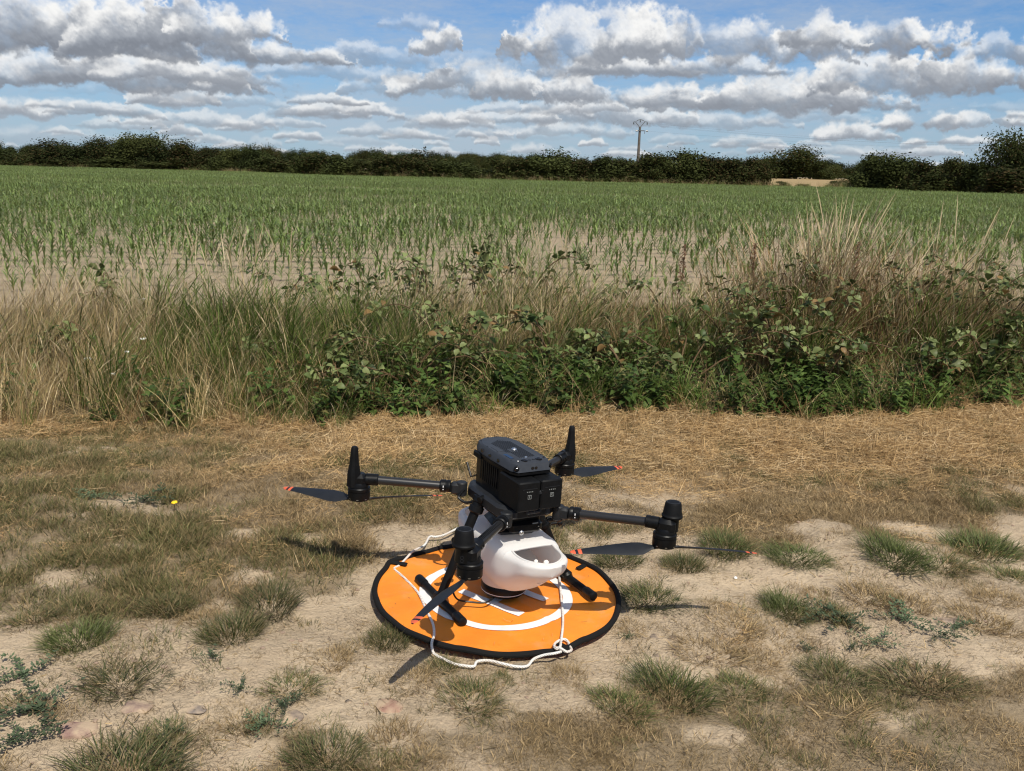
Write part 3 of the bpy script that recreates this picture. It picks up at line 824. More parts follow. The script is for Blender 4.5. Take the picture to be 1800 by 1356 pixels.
        nk = MB(); nk.lathe([(.0205, ARM_Z - .020), (.0205, ARM_Z + .014), (.024, ARM_Z + .019)], 24, o_)
        nk.build('dome_neck', black, drone)
        dm = MB(); z0 = ARM_Z + .0185
        dm.lathe([(.0275, z0), (.0288, z0 + .002), (.0288, z0 + .006), (.0268, z0 + .008), (.0258, z0 + .012), (.0225, z0 + .038), (.0205, z0 + .0425), (.0165, z0 + .0438), (.004, z0 + .0441)], 36, o_)
        do = dm.build('antenna_dome', black_matt, drone)
        rr_ = MB(); rr_.tube([o_ + Vector((.0172 * math.cos(2 * math.pi * i / 32), .0172 * math.sin(2 * math.pi * i / 32), z0 + .0437)) for i in range(32)], .0007, 6, closed=True)
        rr_.build('dome_ring', grey_shell, do)
        if key == 'rl':   # small ringed mark on the mount
            mk = MB(); sd_ = (Vector((-.05, -.06, 0)) + (m_ - m_)).normalized()
            cmr = DI @ Vector(CAM) - m_; cmr.z = 0; sd_ = (cmr.normalized() + d * .55).normalized(); tg = Vector((-sd_.y, sd_.x, 0))
            for zz in (ARM_Z - .004, ARM_Z - .0125):
                mk.tube([o_ + sd_ * .0209 + tg * (.0038 * math.cos(2 * math.pi * i / 16)) + Vector((0, 0, zz + .0042 * math.sin(2 * math.pi * i / 16))) for i in range(16)], .0006, 5, closed=True)
            mk.build('motor_mark', grey_frame, mo)
    hb = MB(); hb.lathe([(.010, HUB_Z - .010), (.013, HUB_Z - .008), (.013, HUB_Z + .001)], 16, m_); hb.build('propeller_hub', black, mo)
    angs, cw = BL[key]
    for a in angs:
        V, Fb, n = blade(a, (mx, my, HUB_Z - .005), cw, droop=.012)
        bm_ = MB(); bm_.add(V, Fb)
        # painted bands near the tip
        nf = 14 * n
        bm_.mi = [1 if (j // n) in (11, 13, 14) and j < 15 * n else 0 for j in range(len(Fb))]
        bm_.build('propeller_blade', [prop_m, tip_m], drone)
        dk = MB(); dv = Vector((math.cos(a), math.sin(a), 0)); dk.box(Vector((mx, my, HUB_Z - .005)) + dv * .016, (.026, .012, .007), Euler((0, 0, a)), .0025); dk.build('blade_clamp', black, mo)

# landing gear: slanted leg, skid bar with end caps
SKX = {-1: (-.196, -.073, .236), 1: (.238, -.073, .150)}
for sx in (-1, 1):
    x1, y0, y1 = SKX[sx]
    ym = .085
    lg = MB()
    top = Vector((sx * .082, .080, .312)); foot = Vector((x1, ym, .016))
    lg.tube([top, top.lerp(foot, .35), top.lerp(foot, .75), foot], [.0135, .0135, .0125, .0120], 18)
    lo = lg.build('landing_leg', black_matt, drone)
    jt = MB(); dv = (foot - top).normalized()
    jt.lathe([(.017, 0), (.021, .003), (.021, .016), (.018, .019), (.018, .030), (.022, .033), (.022, .046), (.018, .050)], 22, top + dv * -.006, dv)
    jt2 = MB(); jt2.lathe([(.0150, 0), (.0195, .002), (.0195, .010), (.0155, .013)], 20, top + dv * .118, dv); jt2.build('leg_ring', black, lo)
    jt.cyl(top + Vector((-.02 * sx, -.01, .008)), top + Vector((.016 * sx, -.022, .004)), .010, n=14, bev=.002)
    jt.build('leg_clamp', black, lo)
    tb = MB(); q = top + dv * .125 + Vector((sx * .018, -.012, .004)); tb.cyl(q, q + Vector((sx * .020, -.010, .004)), .0045, n=12); tb.cyl(q + Vector((sx * .018, -.009, .0036)), q + Vector((sx * .030, -.015, .006)), .0095, n=14, bev=.002)
    tb.build('thumb_screw', black, lo)
    s_ = MB(); s_.tube([(x1, y0 + .02, .016), (x1, y1 - .02, .016)], .0115, 18)
    s_.build('skid', black_matt, drone)
    for (a, b_) in ((y0, y0 + .05), (y1 - .05, y1)):
        cp_ = MB(); dirn = 1 if a == y0 else -1; e = a if dirn == 1 else b_
        cp_.lathe([(.0095, 0), (.0135, .0025), (.0140, .006), (.0140, .044), (.0125, .048)], 20, (x1, e, .016), (0, dirn, 0)); cp_.build('skid_cap', black, drone)
    sd = MB(); sd.box(foot + Vector((0, 0, .004)), (.030, .040, .030), Euler((0, sx * -.35, 0)), .007); sd.build('leg_socket', black, lo)

# under-slung mount, loose cable and stick antenna
um = MB()
um.box((.004, .045, .276), (.110, .150, .034), None, .008)
um.box((.008, -.010, .256), (.100, .070, .034), Euler((0, 0, -.1)), .008)
um.box((.006, .055, .236), (.120, .150, .022), Euler((0, 0, -.2)), .010)
um_o = um.build('payload_mount', black, drone)
for p in ((-.014, -.046, .245), (.040, -.046, .258), (.044, -.046, .250)):
    k_ = MB(); r0 = .007 if p[0] < 0 else .0024
    k_.lathe([(r0, 0), (r0, .004), (r0 * .6, .006)], 12, p, (-.2, -1, .1)); k_.build('mount_screw', steel, um_o)
for (p, s) in (((.030, -.047, .268), (.018, .0012, .003)), ((.048, -.047, .266), (.008, .0012, .002))):
    k_ = MB(); k_.box(p, s); k_.build('mount_mark', grey_print, um_o)
kn = MB(); kn.cyl((.082, -.020, .262), (.112, -.030, .266), .008, n=14, bev=.002); kn.cyl((.110, -.029, .2655), (.124, -.034, .268), .0125, n=16, bev=.002); kn.build('clamp_knob', black, um_o)
cb = MB(); cb.tube([(-.100, .150, .318), (-.118, .150, .296), (-.104, .130, .284), (-.084, .118, .290), (-.070, .105, .298)], .0042, 8, smooth=5); cb.build('cable', black, drone)
cb = MB(); cb.tube([(-.055, .01, .030), (-.09, .0, .024), (-.13, .02, .024), (-.165, .03, .034), (-.185, .02, .07), (-.178, -.01, .10)], .0028, 6, smooth=6); cb.build('cable', black, drone)
wk = MB(); p0 = dl(838, 835, 0, -.062); p1 = dl(828, 838, 0, -.075); p2 = dl(821, 813, 0, -.075)
wk.tube([p0, p1], .0022, 6); wk.tube([p1, p1.lerp(p2, .1), p2], .0032, 8); wk.build('stick_antenna', black, drone)

# ---- seed hopper (boat shaped jug) and spreader
HA = 0.0; HC = Vector((.015, .064, 0))
HU = Vector((math.sin(HA), -math.cos(HA), 0)); HV = Vector((math.cos(HA), math.sin(HA), 0))
HL = .250
def hop_w(a):
    w = .099 - .021 * sstep(.34, .74, a)
    if a > .52: w *= max(0, 1 - ((a - .52) / .48) ** 3.3) ** .5
    return w + .002
def hop_pt(s, t):
    """s -1..1 along the jug, t angle of the section; returns a local drone point and the sideways offset"""
    a = abs(s)
    w = hop_w(a)
    zt = .219 - .008 * sstep(.40, .58, a) - .012 * a
    zb = .050 + .094 * sstep(.22, 1.0, a) ** 1.1
    if a > .88: zb += (zt - zb) * .30 * ((a - .88) / .12) ** 2; zt -= .008 * ((a - .88) / .12) ** 2
    zc = zb + (zt - zb) * .66
    c_, s_ = math.cos(t), math.sin(t)
    x = w * math.copysign(abs(c_) ** (2 / 3.6), c_)
    if s_ >= 0: z = zc + (zt - zc) * abs(s_) ** (2 / 4.2)
    else:
        z = zc - (zc - zb) * abs(s_) ** (2 / 2.5)
        x *= 1 - (.20 + .22 * a) * abs(s_) ** 2.6
    low = min(1, max(0, (zt - z) / (zt - .05)))
    return HC + HU * (s * HL * (1 - .14 * a ** 3 * low)) + HV * x + Vector((0, 0, z)), x
OP0, OPL, OPW = .52, .425, .066
def hop_open(s, x):
    """inside the D shaped opening near either end"""
    q = (abs(s) - OP0) / OPL
    if q < 0 or q > 1: return -1
    return OPW * (1 - q ** 2.6) ** .5 - abs(x) - .0
NS, NT_ = 150, 160
hv = []; hx = []
for i in range(NS + 1):
    s = -1 + 2 * i / NS
    s = math.copysign(1 - (1 - abs(s)) ** 1.25, s) * .9995
    for k in range(NT_):
        p, x = hop_pt(s, 2 * math.pi * k / NT_ + .0001); hv.append(tuple(p)); hx.append((s, x, 0 < k < NT_ / 2))
hf = []
for i in range(NS):
    for k in range(NT_):
        q = (i * NT_ + k, i * NT_ + (k + 1) % NT_, (i + 1) * NT_ + (k + 1) % NT_, (i + 1) * NT_ + k)
        if all(hx[j][2] for j in q) and min(hop_open(hx[j][0], hx[j][1]) for j in q) > 0: continue
        hf.append(q)
hf += [tuple(range(NT_)), tuple(NS * NT_ + k for k in range(NT_))[::-1]]
hop = MB(); hop.add(hv, hf)
# raised shoulder next to the mount and a moulded seam
hop_o = hop.build('hopper', hopper_m, drone, angle=60)
lipm = MB()
for sg in (-1, 1):
    ring = []
    n = 44
    for k in range(n):
        if k <= 30:
            t = math.pi * k / 30; x = OPW * math.cos(t); q = max(0, 1 - (abs(x) / OPW) ** 2) ** (1 / 2.6)
        else:
            x = -OPW + 2 * OPW * (k - 30) / (n - 30); q = 0
        s = sg * (OP0 + OPL * q)
        a = abs(s); w = hop_w(a)
        cx = max(-.999, min(.999, x / w)); tt = math.acos(math.copysign(abs(cx) ** (3.6 / 2), cx))
        p, _ = hop_pt(s, tt); ring.append(p - Vector((0, 0, .0008)))
    lipm.tube(ring, .0034, 8, closed=True)
lipm.build('hopper_lip', hopper_m, hop_o)
rd = MB()
for q in (-1, 1):
    pts = [hop_pt(q * .505, tt_)[0] - Vector((0, 0, .0035)) for tt_ in np.linspace(.22, math.pi - .22, 22)]
    rd.tube(pts, [.001, .002, .003] + [.0045] * 16 + [.003, .002, .001], 8)
rd.build('hopper_shoulder', hopper_m, hop_o)
nkm = MB(); nkm.lathe([(.0655, .0525), (.0675, .056), (.070, .070), (.076, .092), (.083, .112)], 48, HC + Vector((-.012, -.002, 0)), cap=False); nkm.build('hopper_neck', hopper_m, hop_o)
spd = MB()
sc_ = HC + Vector((-.012, -.002, 0))
spd.lathe([(.052, .016), (.062, .019), (.0655, .024), (.0655, .0275)], 40, sc_)
spd.lathe([(.0670, .0300), (.0675, .033), (.0675, .046), (.064, .052), (.055, .054)], 40, sc_)
so = spd.build('spreader_disc', black, drone)
sr = MB(); sr.lathe([(.0664, .0276), (.0672, .0279), (.0672, .0295), (.0664, .0298)], 40, sc_, cap=False); sr.build('disc_edge', white_print, so)
so2 = MB(); q = sc_ + HV * .078 + HU * .02; so2.box(q + Vector((0, 0, .046)), (.050, .022, .014), Euler((0, 0, HA)), .003); so2.build('spreader_motor', black, so)

# white capsules inside the hopper and one dropped on the track
caps_m = mat('white_capsule', (.80, .80, .78), .5, .4)
def ball(name, loc, r, label):
    m = MB(); n = 8
    m.lathe([(r * math.sin(math.pi * (k + .02) / (n + .04)), -r * .86 * math.cos(math.pi * (k + .02) / (n + .04))) for k in range(n + 1)], 14)
    o = m.build(name, caps_m, None, loc=loc); tag(o, label, 'capsule'); return o
DM = drone.matrix_world
for (px, py, r, lab) in ((960, 989, .0082, 'larger white capsule lying in the front opening of the hopper'), (942, 987, .0062, 'smaller creamy capsule left of the larger one inside the hopper')):
    a_ = dl(px, py, 2, .142)
    ball('white_capsule', DM @ a_, r, lab)
fl_ = MB()
fl_.add([tuple(HC + HU * (s_ * HL * .83) + HV * (x * (hop_w(abs(s_)) - .018)) + Vector((0, 0, .122 + .01 * math.sin(5 * s_ + 3 * x)))) for s_ in np.linspace(-.86, .86, 15) for x in (-1, -.5, 0, .5, 1)],
        [(i * 5 + k, i * 5 + k + 1, i * 5 + 5 + k + 1, i * 5 + 5 + k) for i in range(14) for k in range(4)])
fl_.build('hopper_floor', hopper_m, hop_o)
g0 = gpt(1293, 1014); ball('white_capsule', (g0[0], g0[1], gz(g0[0], g0[1]) + .003), .0062, 'white capsule dropped on bare soil right of the drone')

# ------------------------------------------------------------------ ropes
def rope(pix, h, name, label, r=.0036, extra=None):
    pts = [Vector(gpt(px, py, hh if hh is not None else h)) for (px, py, hh) in pix]
    m = MB(); m.tube(pts, r, 9, smooth=5)
    o = m.build(name, rope_m); tag(o, label, 'rope'); return o
hA = .018
rope([(806, 928, .02), (782, 940, .02), (766, 944, .016), (755, 944, .02), (746.7, 958, .018), (733, 965.5, .022), (724, 971, .026), (712, 984, .02), (702, 994, .018), (693, 1000, .017), (704, 1010, .017), (715.6, 1021, .018), (735.6, 1043, .020), (749, 1072, .020), (761, 1097, .020),
      (763, 1117, .022), (759, 1130, .028), (761, 1146, .012), (768, 1152.5, .006), (776, 1157, .005), (798, 1167, .006), (816, 1170.5, .006), (833, 1171.5, .006), (839, 1163, .008), (860, 1161.5, .006), (882, 1166.5, .006), (907, 1172, .006), (926.7, 1171, .006), (937.8, 1159, .012), (955.6, 1152, .022), (974, 1149, .030), (986, 1146, .028)], hA,
     'rope', 'long white rope crossing the mat edge and lying along its near rim')
rope([(982, 1008, .020), (984, 1022, .018), (986.7, 1053, .018), (989, 1075, .018), (989.5, 1095, .019), (988, 1113, .020), (986, 1128, .024), (984.5, 1137, .030), (978, 1141, .028), (974, 1135, .022), (980, 1128, .020), (991, 1124, .022), (998, 1128, .020), (1002, 1137, .020), (1004.5, 1143, .022), (996, 1146, .026), (985, 1140, .032), (977, 1139, .030)], hA,
     'rope', 'white rope running towards the camera and knotted at the near rim')

# ------------------------------------------------------------------ plant materials and shapes
def leaf_mat(name, dark, light, dry=None, dryfrac=0.0, tip=None, rough=.55, trans=.28, inst=.35, spec=.25, back=None):
    """colours vary per blade (col.r, col.b), along the blade (col.g) and per plant"""
    m = bpy.data.materials.new(name); m.use_nodes = True
    b = NB(m.node_tree); p = m.node_tree.nodes['Principled BSDF']; o_ = m.node_tree.nodes['Material Output']
    a = b.xyz(b.new('ShaderNodeAttribute', attribute_name='col').outputs['Color'])
    rnd = b.new('ShaderNodeObjectInfo').outputs['Random']
    c = b.mix(a[0], dark, light)
    if dry is not None:
        th = b.m('MULTIPLY_ADD', b.m('SUBTRACT', rnd, .5), .5, 1 - dryfrac)
        c = b.mix(b.m('GREATER_THAN', a[2], th), c, dry)
    if tip is not None: c = b.mix(b.mr(a[1], .45, 1.0, 0, .8), c, tip)
    c2 = b.v('SCALE', c); b.put(c2.node.inputs['Scale'], b.mr(rnd, 0, 1, 1 - inst, 1 + inst))
    b.put(p.inputs['Base Color'], c2); p.inputs['Roughness'].default_value = rough; p.inputs['Specular IOR Level'].default_value = spec
    if trans > 0:
        t = b.new('ShaderNodeBsdfTranslucent'); b.put(t.inputs['Color'], c2)
        mx = b.new('ShaderNodeMixShader'); mx.inputs[0].default_value = trans
        b.l.new(p.outputs[0], mx.inputs[1]); b.l.new(t.outputs[0], mx.inputs[2]); b.l.new(mx.outputs[0], o_.inputs['Surface'])
    return m
G_TURF = leaf_mat('turf_green', (.034, .044, .011), (.125, .135, .040), (.340, .245, .120), .30, (.23, .18, .085), trans=.2)
G_TUFT = leaf_mat('tuft_green', (.030, .046, .011), (.112, .138, .040), (.300, .225, .115), .16, (.15, .145, .06), trans=.2)
G_DRY = leaf_mat('turf_dry', (.110, .078, .036), (.300, .215, .105), (.460, .330, .170), .36, None, trans=.2)
G_STRAW = leaf_mat('cut_straw', (.205, .122, .050), (.590, .400, .188), (.72, .54, .31), .18, None, rough=.5, trans=.12, inst=.25)
G_TALLD = leaf_mat('tall_dry_grass', (.230, .160, .066), (.560, .420, .205), (.68, .54, .31), .25, None, rough=.5, trans=.22, inst=.3)
G_TALLG = leaf_mat('tall_green_grass', (.048, .088, .013), (.170, .225, .050), (.46, .36, .18), .18, None, trans=.3, inst=.3)
G_BROWN = leaf_mat('withered_grass', (.120, .068, .030), (.280, .165, .075), (.44, .31, .16), .26, None, trans=.2, inst=.3)
G_WEED = leaf_mat('knotweed_leaf', (.050, .075, .036), (.110, .145, .075), None, 0, None, trans=.2)
G_HERB = leaf_mat('verge_herb', (.028, .058, .012), (.115, .170, .042), (.22, .20, .07), .08, None, rough=.5, trans=.3, inst=.5, spec=.25)
G_BRAM = leaf_mat('bramble_leaf', (.040, .066, .016), (.180, .210, .078), (.26, .16, .06), .06, None, rough=.50, trans=.2, inst=.35, spec=.28)
G_MAIZE = leaf_mat('maize_leaf', (.095, .150, .036), (.225, .285, .090), (.30, .28, .11), .05, None, rough=.42, trans=.3, inst=.3, spec=.35)
STEM = mat('plant_stem', (.12, .075, .04), .7, .2, .25, 60)
SEED = leaf_mat('seed_head', (.33, .25, .14), (.58, .47, .30), None, 0, None, trans=.15, inst=.2)

def rot_z(v, a):
    c, s = np.cos(a), np.sin(a)
    return np.stack([v[..., 0] * c - v[..., 1] * s, v[..., 0] * s + v[..., 1] * c, v[..., 2]], -1)
def blades(n, R, h0, h1, lean0, lean1, bend, w, segs, seed, fan=0.0, heads=0.0, headw=3.0, wind=(0, 0), flat=False):
    """ribbons: base in a disc R, length h0..h1, leaning lean0..lean1 rad outwards, bending further by bend"""
    r = np.random.default_rng(seed)
    ang = r.random(n) * 2 * np.pi; rad = R * np.sqrt(r.random(n))
    base = np.stack([rad * np.cos(ang), rad * np.sin(ang), np.zeros(n)], -1)
    az = ang + r.normal(0, 1, n) * (1.6 - fan * 1.2) if fan > 0 else r.random(n) * 2 * np.pi
    L = h0 + (h1 - h0) * r.random(n) ** .8
    th0 = lean0 + (lean1 - lean0) * (r.random(n) * (1 - fan) + fan * (rad / max(R, 1e-6)) * (.6 + .4 * r.random(n)))
    bd = bend * (.4 + 1.2 * r.random(n))
    hd = r.random(n) < heads
    t = np.linspace(0, 1, segs + 1)
    th = th0[:, None] + bd[:, None] * t[None] ** 1.5
    dl_ = L[:, None] / segs
    dx = np.sin(th) * dl_; dz = np.cos(th) * dl_
    X = np.concatenate([np.zeros((n, 1)), np.cumsum(dx[:, :-1], 1)], 1); Z = np.concatenate([np.zeros((n, 1)), np.cumsum(dz[:, :-1], 1)], 1)
    cx = base[:, 0:1] + X * np.cos(az)[:, None] + wind[0] * (t[None] ** 2) * L[:, None]
    cy = base[:, 1:2] + X * np.sin(az)[:, None] + wind[1] * (t[None] ** 2) * L[:, None]
    cz = Z + (0.004 if flat else 0)
    face = az + np.pi / 2 + r.normal(0, .9, n)
    prof = np.interp(t, [0, .25, .7, 1], [.75, 1, .75, .08])
    W = w * (.6 + .8 * r.random(n))[:, None] * np.broadcast_to(prof, (n, segs + 1))
    hp = np.interp(t, [0, .68, .72, .80, .95, 1], [.5, .45, 1.2, headw, headw * .6, .1])
    W = np.where(hd[:, None], w * .8 * hp[None], W)
    sx = np.cos(face)[:, None] * W / 2; sy = np.sin(face)[:, None] * W / 2
    P = np.stack([np.stack([cx - sx, cy - sy, cz], -1), np.stack([cx + sx, cy + sy, cz], -1)], 2)   # n, segs+1, 2, 3
    V = P.reshape(-1, 3)
    k = (np.arange(n) * (segs + 1) * 2)[:, None] + (np.arange(segs) * 2)[None]
    Fq = np.stack([k, k + 1, k + 3, k + 2], -1).reshape(-1, 4)
    c0 = np.repeat(r.random(n), (segs + 1) * 2); c2 = np.repeat(r.random(n), (segs + 1) * 2)
    cg = np.tile(np.repeat(t, 2), n)
    col = np.stack([c0, cg, c2, np.ones_like(c0)], -1)
    mi = np.repeat(np.where(hd, 1, 0), segs)
    return V, Fq, col, mi
def blade_mesh(name, m, *a, **k):
    V, Fq, col, mi = blades(*a, **k)
    me = np_mesh(name, V, Fq, m, {'col': col})
    if isinstance(m, (list, tuple)): me.polygons.foreach_set('material_index', np.asarray(mi, np.int32))
    return me
def straw_mesh(name, n, R, seed, m=None, L0=.025, L1=.105, w=.0013, pile=.026):
    """loose cut stalks lying across each other"""
    r = np.random.default_rng(seed)
    c = np.stack([r.uniform(-R, R, n), r.uniform(-R, R, n), pile * r.random(n) ** 1.5 + .003], -1)
    a = r.random(n) * 2 * np.pi; L = L0 + (L1 - L0) * r.random(n) ** 1.5; el = r.normal(.02, .20, n)
    d = np.stack([np.cos(a) * np.cos(el), np.sin(a) * np.cos(el), np.sin(el)], -1)
    kink = np.stack([-np.sin(a), np.cos(a), np.zeros(n)], -1) * (r.normal(0, .12, n) * L)[:, None]
    s = np.stack([-np.sin(a), np.cos(a), np.full(n, .5)], -1) * (w * (.5 + r.random(n)))[:, None] / 2
    P0, P1, P2 = c - d * L[:, None] / 2, c + kink, c + d * L[:, None] / 2
    V = np.stack([P0 - s, P0 + s, P1 - s, P1 + s, P2 - s, P2 + s], 1).reshape(-1, 3); V[:, 2] = np.maximum(V[:, 2], .001)
    k = (np.arange(n) * 6)[:, None]
    Fq = np.concatenate([k + np.array([[0, 1, 3, 2]]), k + np.array([[2, 3, 5, 4]])], 0)
    col = np.stack([np.repeat(r.random(n), 6), np.tile([0, 0, .5, .5, 1, 1], n), np.repeat(r.random(n), 6), np.ones(n * 6)], -1)
    return np_mesh(name, V, Fq, m or G_STRAW, {'col': col})
def herb_mesh(name, seed, m, nst=7, H=.22, leaf=.05, R=.09, wide=.5):
    """leafy stems with pairs of folded leaves"""
    r = np.random.default_rng(seed); V = []; Fq = []; col = []
    for s in range(nst):
        a = r.random() * 6.283; rad = R * math.sqrt(r.random()); bx, by = rad * math.cos(a), rad * math.sin(a)
        h = H * (.5 + .7 * r.random()); lx, ly = r.normal(0, .25, 2)
        npair = int(4 + h / .05); cr = r.random()
        for k in range(npair):
            t = (k + .6) / npair; p = np.array([bx + lx * h * t ** 1.4, by + ly * h * t ** 1.4, h * t])
            aa = r.random() * 6.283
            for q in (0, 1):
                a2 = aa + q * math.pi + r.normal(0, .3); L = leaf * (.55 + .7 * r.random()) * (1.15 - .5 * t); W = L * wide
                el = r.normal(.15, .35)
                d = np.array([math.cos(a2) * math.cos(el), math.sin(a2) * math.cos(el), math.sin(el)]); sd = np.array([-math.sin(a2), math.cos(a2), 0]); up = np.cross(d, sd)
                o = len(V); dr = -.25 * L
                V += [p, p + d * L * .4 + sd * W / 2 + up * L * .08, p + d * L * .45, p + d * L * .4 - sd * W / 2 + up * L * .08, p + d * L + np.array([0, 0, dr])]
                Fq += [(o, o + 2, o + 1, o + 1), (o, o + 3, o + 2, o + 2), (o + 1, o + 2, o + 4, o + 4), (o + 2, o + 3, o + 4, o + 4)]
                cc = (min(1, max(0, cr * .5 + r.random() * .5)), t, r.random(), 1); col += [cc] * 5
    T = np.array(Fq)[:, :3]
    return np_mesh(name, np.array(V), T, m, {'col': np.array(col)})
def weed_mesh(name, seed, R=.10, n=9):
    """flat mat weed: stems radiating on the ground with tiny leaves"""
    r = np.random.default_rng(seed); V = []; Tr = []; col = []
    for s in range(n):
        a = r.random() * 6.283; L = R * (.5 + .7 * r.random()); bend = r.normal(0, 1.2)
        k = int(L / .0055)
        for i in range(k):
            t = i / k; aa = a + bend * t; p = np.array([math.cos(a + bend * t * .5) * L * t, math.sin(a + bend * t * .5) * L * t, .004 + .012 * r.random() + .01 * t])
            for q in range(2):
                a2 = aa + (1 if q else -1) * (.9 + r.normal(0, .4)); l = .011 * (.6 + .8 * r.random()); el = r.normal(.35, .3)
                d = np.array([math.cos(a2) * math.cos(el), math.sin(a2) * math.cos(el), math.sin(el)]) * l; sd = np.array([-math.sin(a2), math.cos(a2), 0]) * l * .24
                o = len(V); V += [p, p + d * .5 + sd, p + d, p + d * .5 - sd]; Tr += [(o, o + 1, o + 2), (o, o + 2, o + 3)]
                col += [(r.random(), t, r.random(), 1)] * 4
    return np_mesh(name, np.array(V), np.array(Tr), G_WEED, {'col': np.array(col)})

# ---- scattering of uncountable ground cover: points carry turn, size and kind
def scatter(name, P, rz, sc, kind, meshes, tilt=None):
    P = np.asarray(P, np.float32); n = len(P)
    me = bpy.data.meshes.new(name); me.vertices.add(n); me.vertices.foreach_set('co', P.ravel())
    rot = np.zeros((n, 3), np.float32); rot[:, 2] = rz
    if tilt is not None: rot[:, :2] = tilt
    a = me.attributes.new('turn', 'FLOAT_VECTOR', 'POINT'); a.data.foreach_set('vector', rot.ravel())
    a = me.attributes.new('size', 'FLOAT', 'POINT'); a.data.foreach_set('value', np.asarray(sc, np.float32))
    a = me.attributes.new('kind', 'INT', 'POINT'); a.data.foreach_set('value', np.asarray(kind, np.int32))
    o = bpy.data.objects.new(name, me); COL.objects.link(o); tag(o, kind='stuff')
    g = bpy.data.node_groups.new(name, 'GeometryNodeTree')
    g.interface.new_socket('Geometry', in_out='INPUT', socket_type='NodeSocketGeometry')
    g.interface.new_socket('Geometry', in_out='OUTPUT', socket_type='NodeSocketGeometry')
    N, L = g.nodes, g.links
    gi = N.new('NodeGroupInput'); go = N.new('NodeGroupOutput')
    jo = N.new('GeometryNodeJoinGeometry')
    for q in reversed(meshes):
        so = bpy.data.objects.new(name + '_source', q)
        oi = N.new('GeometryNodeObjectInfo'); oi.inputs['Object'].default_value = so; oi.inputs['As Instance'].default_value = True
        L.new(oi.outputs['Geometry'], jo.inputs[0])
    ip = N.new('GeometryNodeInstanceOnPoints'); ip.inputs['Pick Instance'].default_value = True
    L.new(gi.outputs[0], ip.inputs['Points']); L.new(jo.outputs[0], ip.inputs['Instance'])
    def na(nm, ty):
        q = N.new('GeometryNodeInputNamedAttribute'); q.data_type = ty; q.inputs['Name'].default_value = nm; return q.outputs['Attribute']
    L.new(na('kind', 'INT'), ip.inputs['Instance Index'])
    L.new(na('turn', 'FLOAT_VECTOR'), ip.inputs['Rotation'])
    L.new(na('size', 'FLOAT'), ip.inputs['Scale'])
    L.new(ip.outputs[0], go.inputs[0])
    md = o.modifiers.new('scatter', 'NODES'); md.node_group = g
    return o
def in_view(x, y, mar=60):
    px, py = to_px(np.stack([x, y, np.zeros_like(x)], -1))
    return (px > -mar) & (px < 1800 + mar) & (py < 1356 + mar)
PADR2 = .375 ** 2
def off_pad(x, y): return (x - PAD_C[0]) ** 2 + (y - PAD_C[1]) ** 2 > PADR2

# ------------------------------------------------------------------ cover of the track
TUFTS = [(215,1190,130,'g','big dark green tuft on bare soil at lower left'),(140,1122,110,'g','green tuft above and left of the big lower left one'),(128,1078,100,'m','half dry tuft on the edge of the left grass'),
 (62,1090,80,'m','small half dry tuft near the left edge'),(285,1065,90,'g','green tuft where the left grass meets bare soil'),(410,1112,115,'g','round green tuft left of the mat alone on soil'),
 (472,1058,120,'g','broad green tuft at the lower edge of the left grass'),(352,1090,70,'d','dry tuft beside the round green one'),(512,1208,105,'m','half dry tuft between the stones and the mat'),
 (585,1158,85,'d','wispy dry tuft left of the mat shadow'),(682,1118,80,'g','green tuft touching the left edge of the mat'),(725,1192,90,'d','dry tuft below the propeller shadow'),
 (222,1338,190,'g','largest tuft with long blades at the bottom left'),(285,1282,80,'m','yellowish tuft with weeds above the bottom left one'),(418,1262,85,'d','straw coloured flat tuft among small stones'),
 (362,1282,60,'d','tiny dry tuft left of the straw coloured one'),(575,1322,130,'g','green tuft on the bottom edge left of middle'),(690,1298,120,'d','loose dry tuft near the reddish stone'),
 (828,1222,125,'m','tuft just below the white rope'),(880,1190,60,'m','small tuft between the rope and the bottom grass'),(775,1165,70,'m','tuft under the rope at the near left rim'),
 (1000,1182,80,'d','dry tuft below the rope knot'),(1145,1040,110,'g','green tuft right of the mat crossed by shadow'),(1112,1092,60,'d','dry tuft against the right rim of the mat'),
 (1202,985,80,'g','small green tuft below the right propeller'),(1275,955,110,'g','green tuft behind the right propeller tip'),(1400,975,105,'g','green tuft right of the propeller tip'),
 (1570,982,130,'g','wide green tuft on the right bare soil'),(1725,956,125,'g','green tuft near the right edge on sand'),(1655,990,110,'m','half dry tuft below the sandy strip'),(1778,1012,90,'m','tuft at the right edge below the sand'),
 (1382,1060,100,'g','round green tuft alone right of the white capsule'),(1292,1098,110,'d','flat dry tuft along the rotor shadow'),(1372,1108,110,'d','dry tuft right of the rotor shadow'),
 (1245,1138,120,'d','spreading dry tuft below the rotor shadow'),(1525,1052,100,'d','sparse brown tuft in the right sand'),(1592,1068,90,'d','brown tuft beside the sparse one'),
 (1435,1040,55,'d','smallest dry tuft above the green weeds'),(1750,1062,80,'d','dry tuft near the right edge, above the brownish one'),(1728,1096,100,'d','brownish tuft near the right edge above the dark mat weed'),
 (1262,1066,55,'d','small dry wisp near the white capsule'),(1470,1180,125,'g','green tuft on the upper edge of the right foreground'),(1620,1190,140,'m','broad green tuft with weeds at right foreground'),
 (1180,1205,140,'g','green tuft at the edge of the foreground sward'),(1292,1205,115,'m','green tuft in the foreground sward below the dry tuft by the rotor shadow'),(1330,1152,90,'d','dry tuft before the foreground sward'),
 (1462,1236,130,'d','straw coloured tuft in the right foreground'),(1090,1238,110,'m','half dry tuft in the middle foreground'),(1085,975,90,'g','green tuft behind the right rim of the mat')]
def pts_box(n, x0, x1, y0, y1, r): return r.uniform(x0, x1, n), r.uniform(y0, y1, n)
r_ = np.random.default_rng(21)
X, Y = pts_box(52000, -3.6, 3.8, 1.55, 5.6, r_)
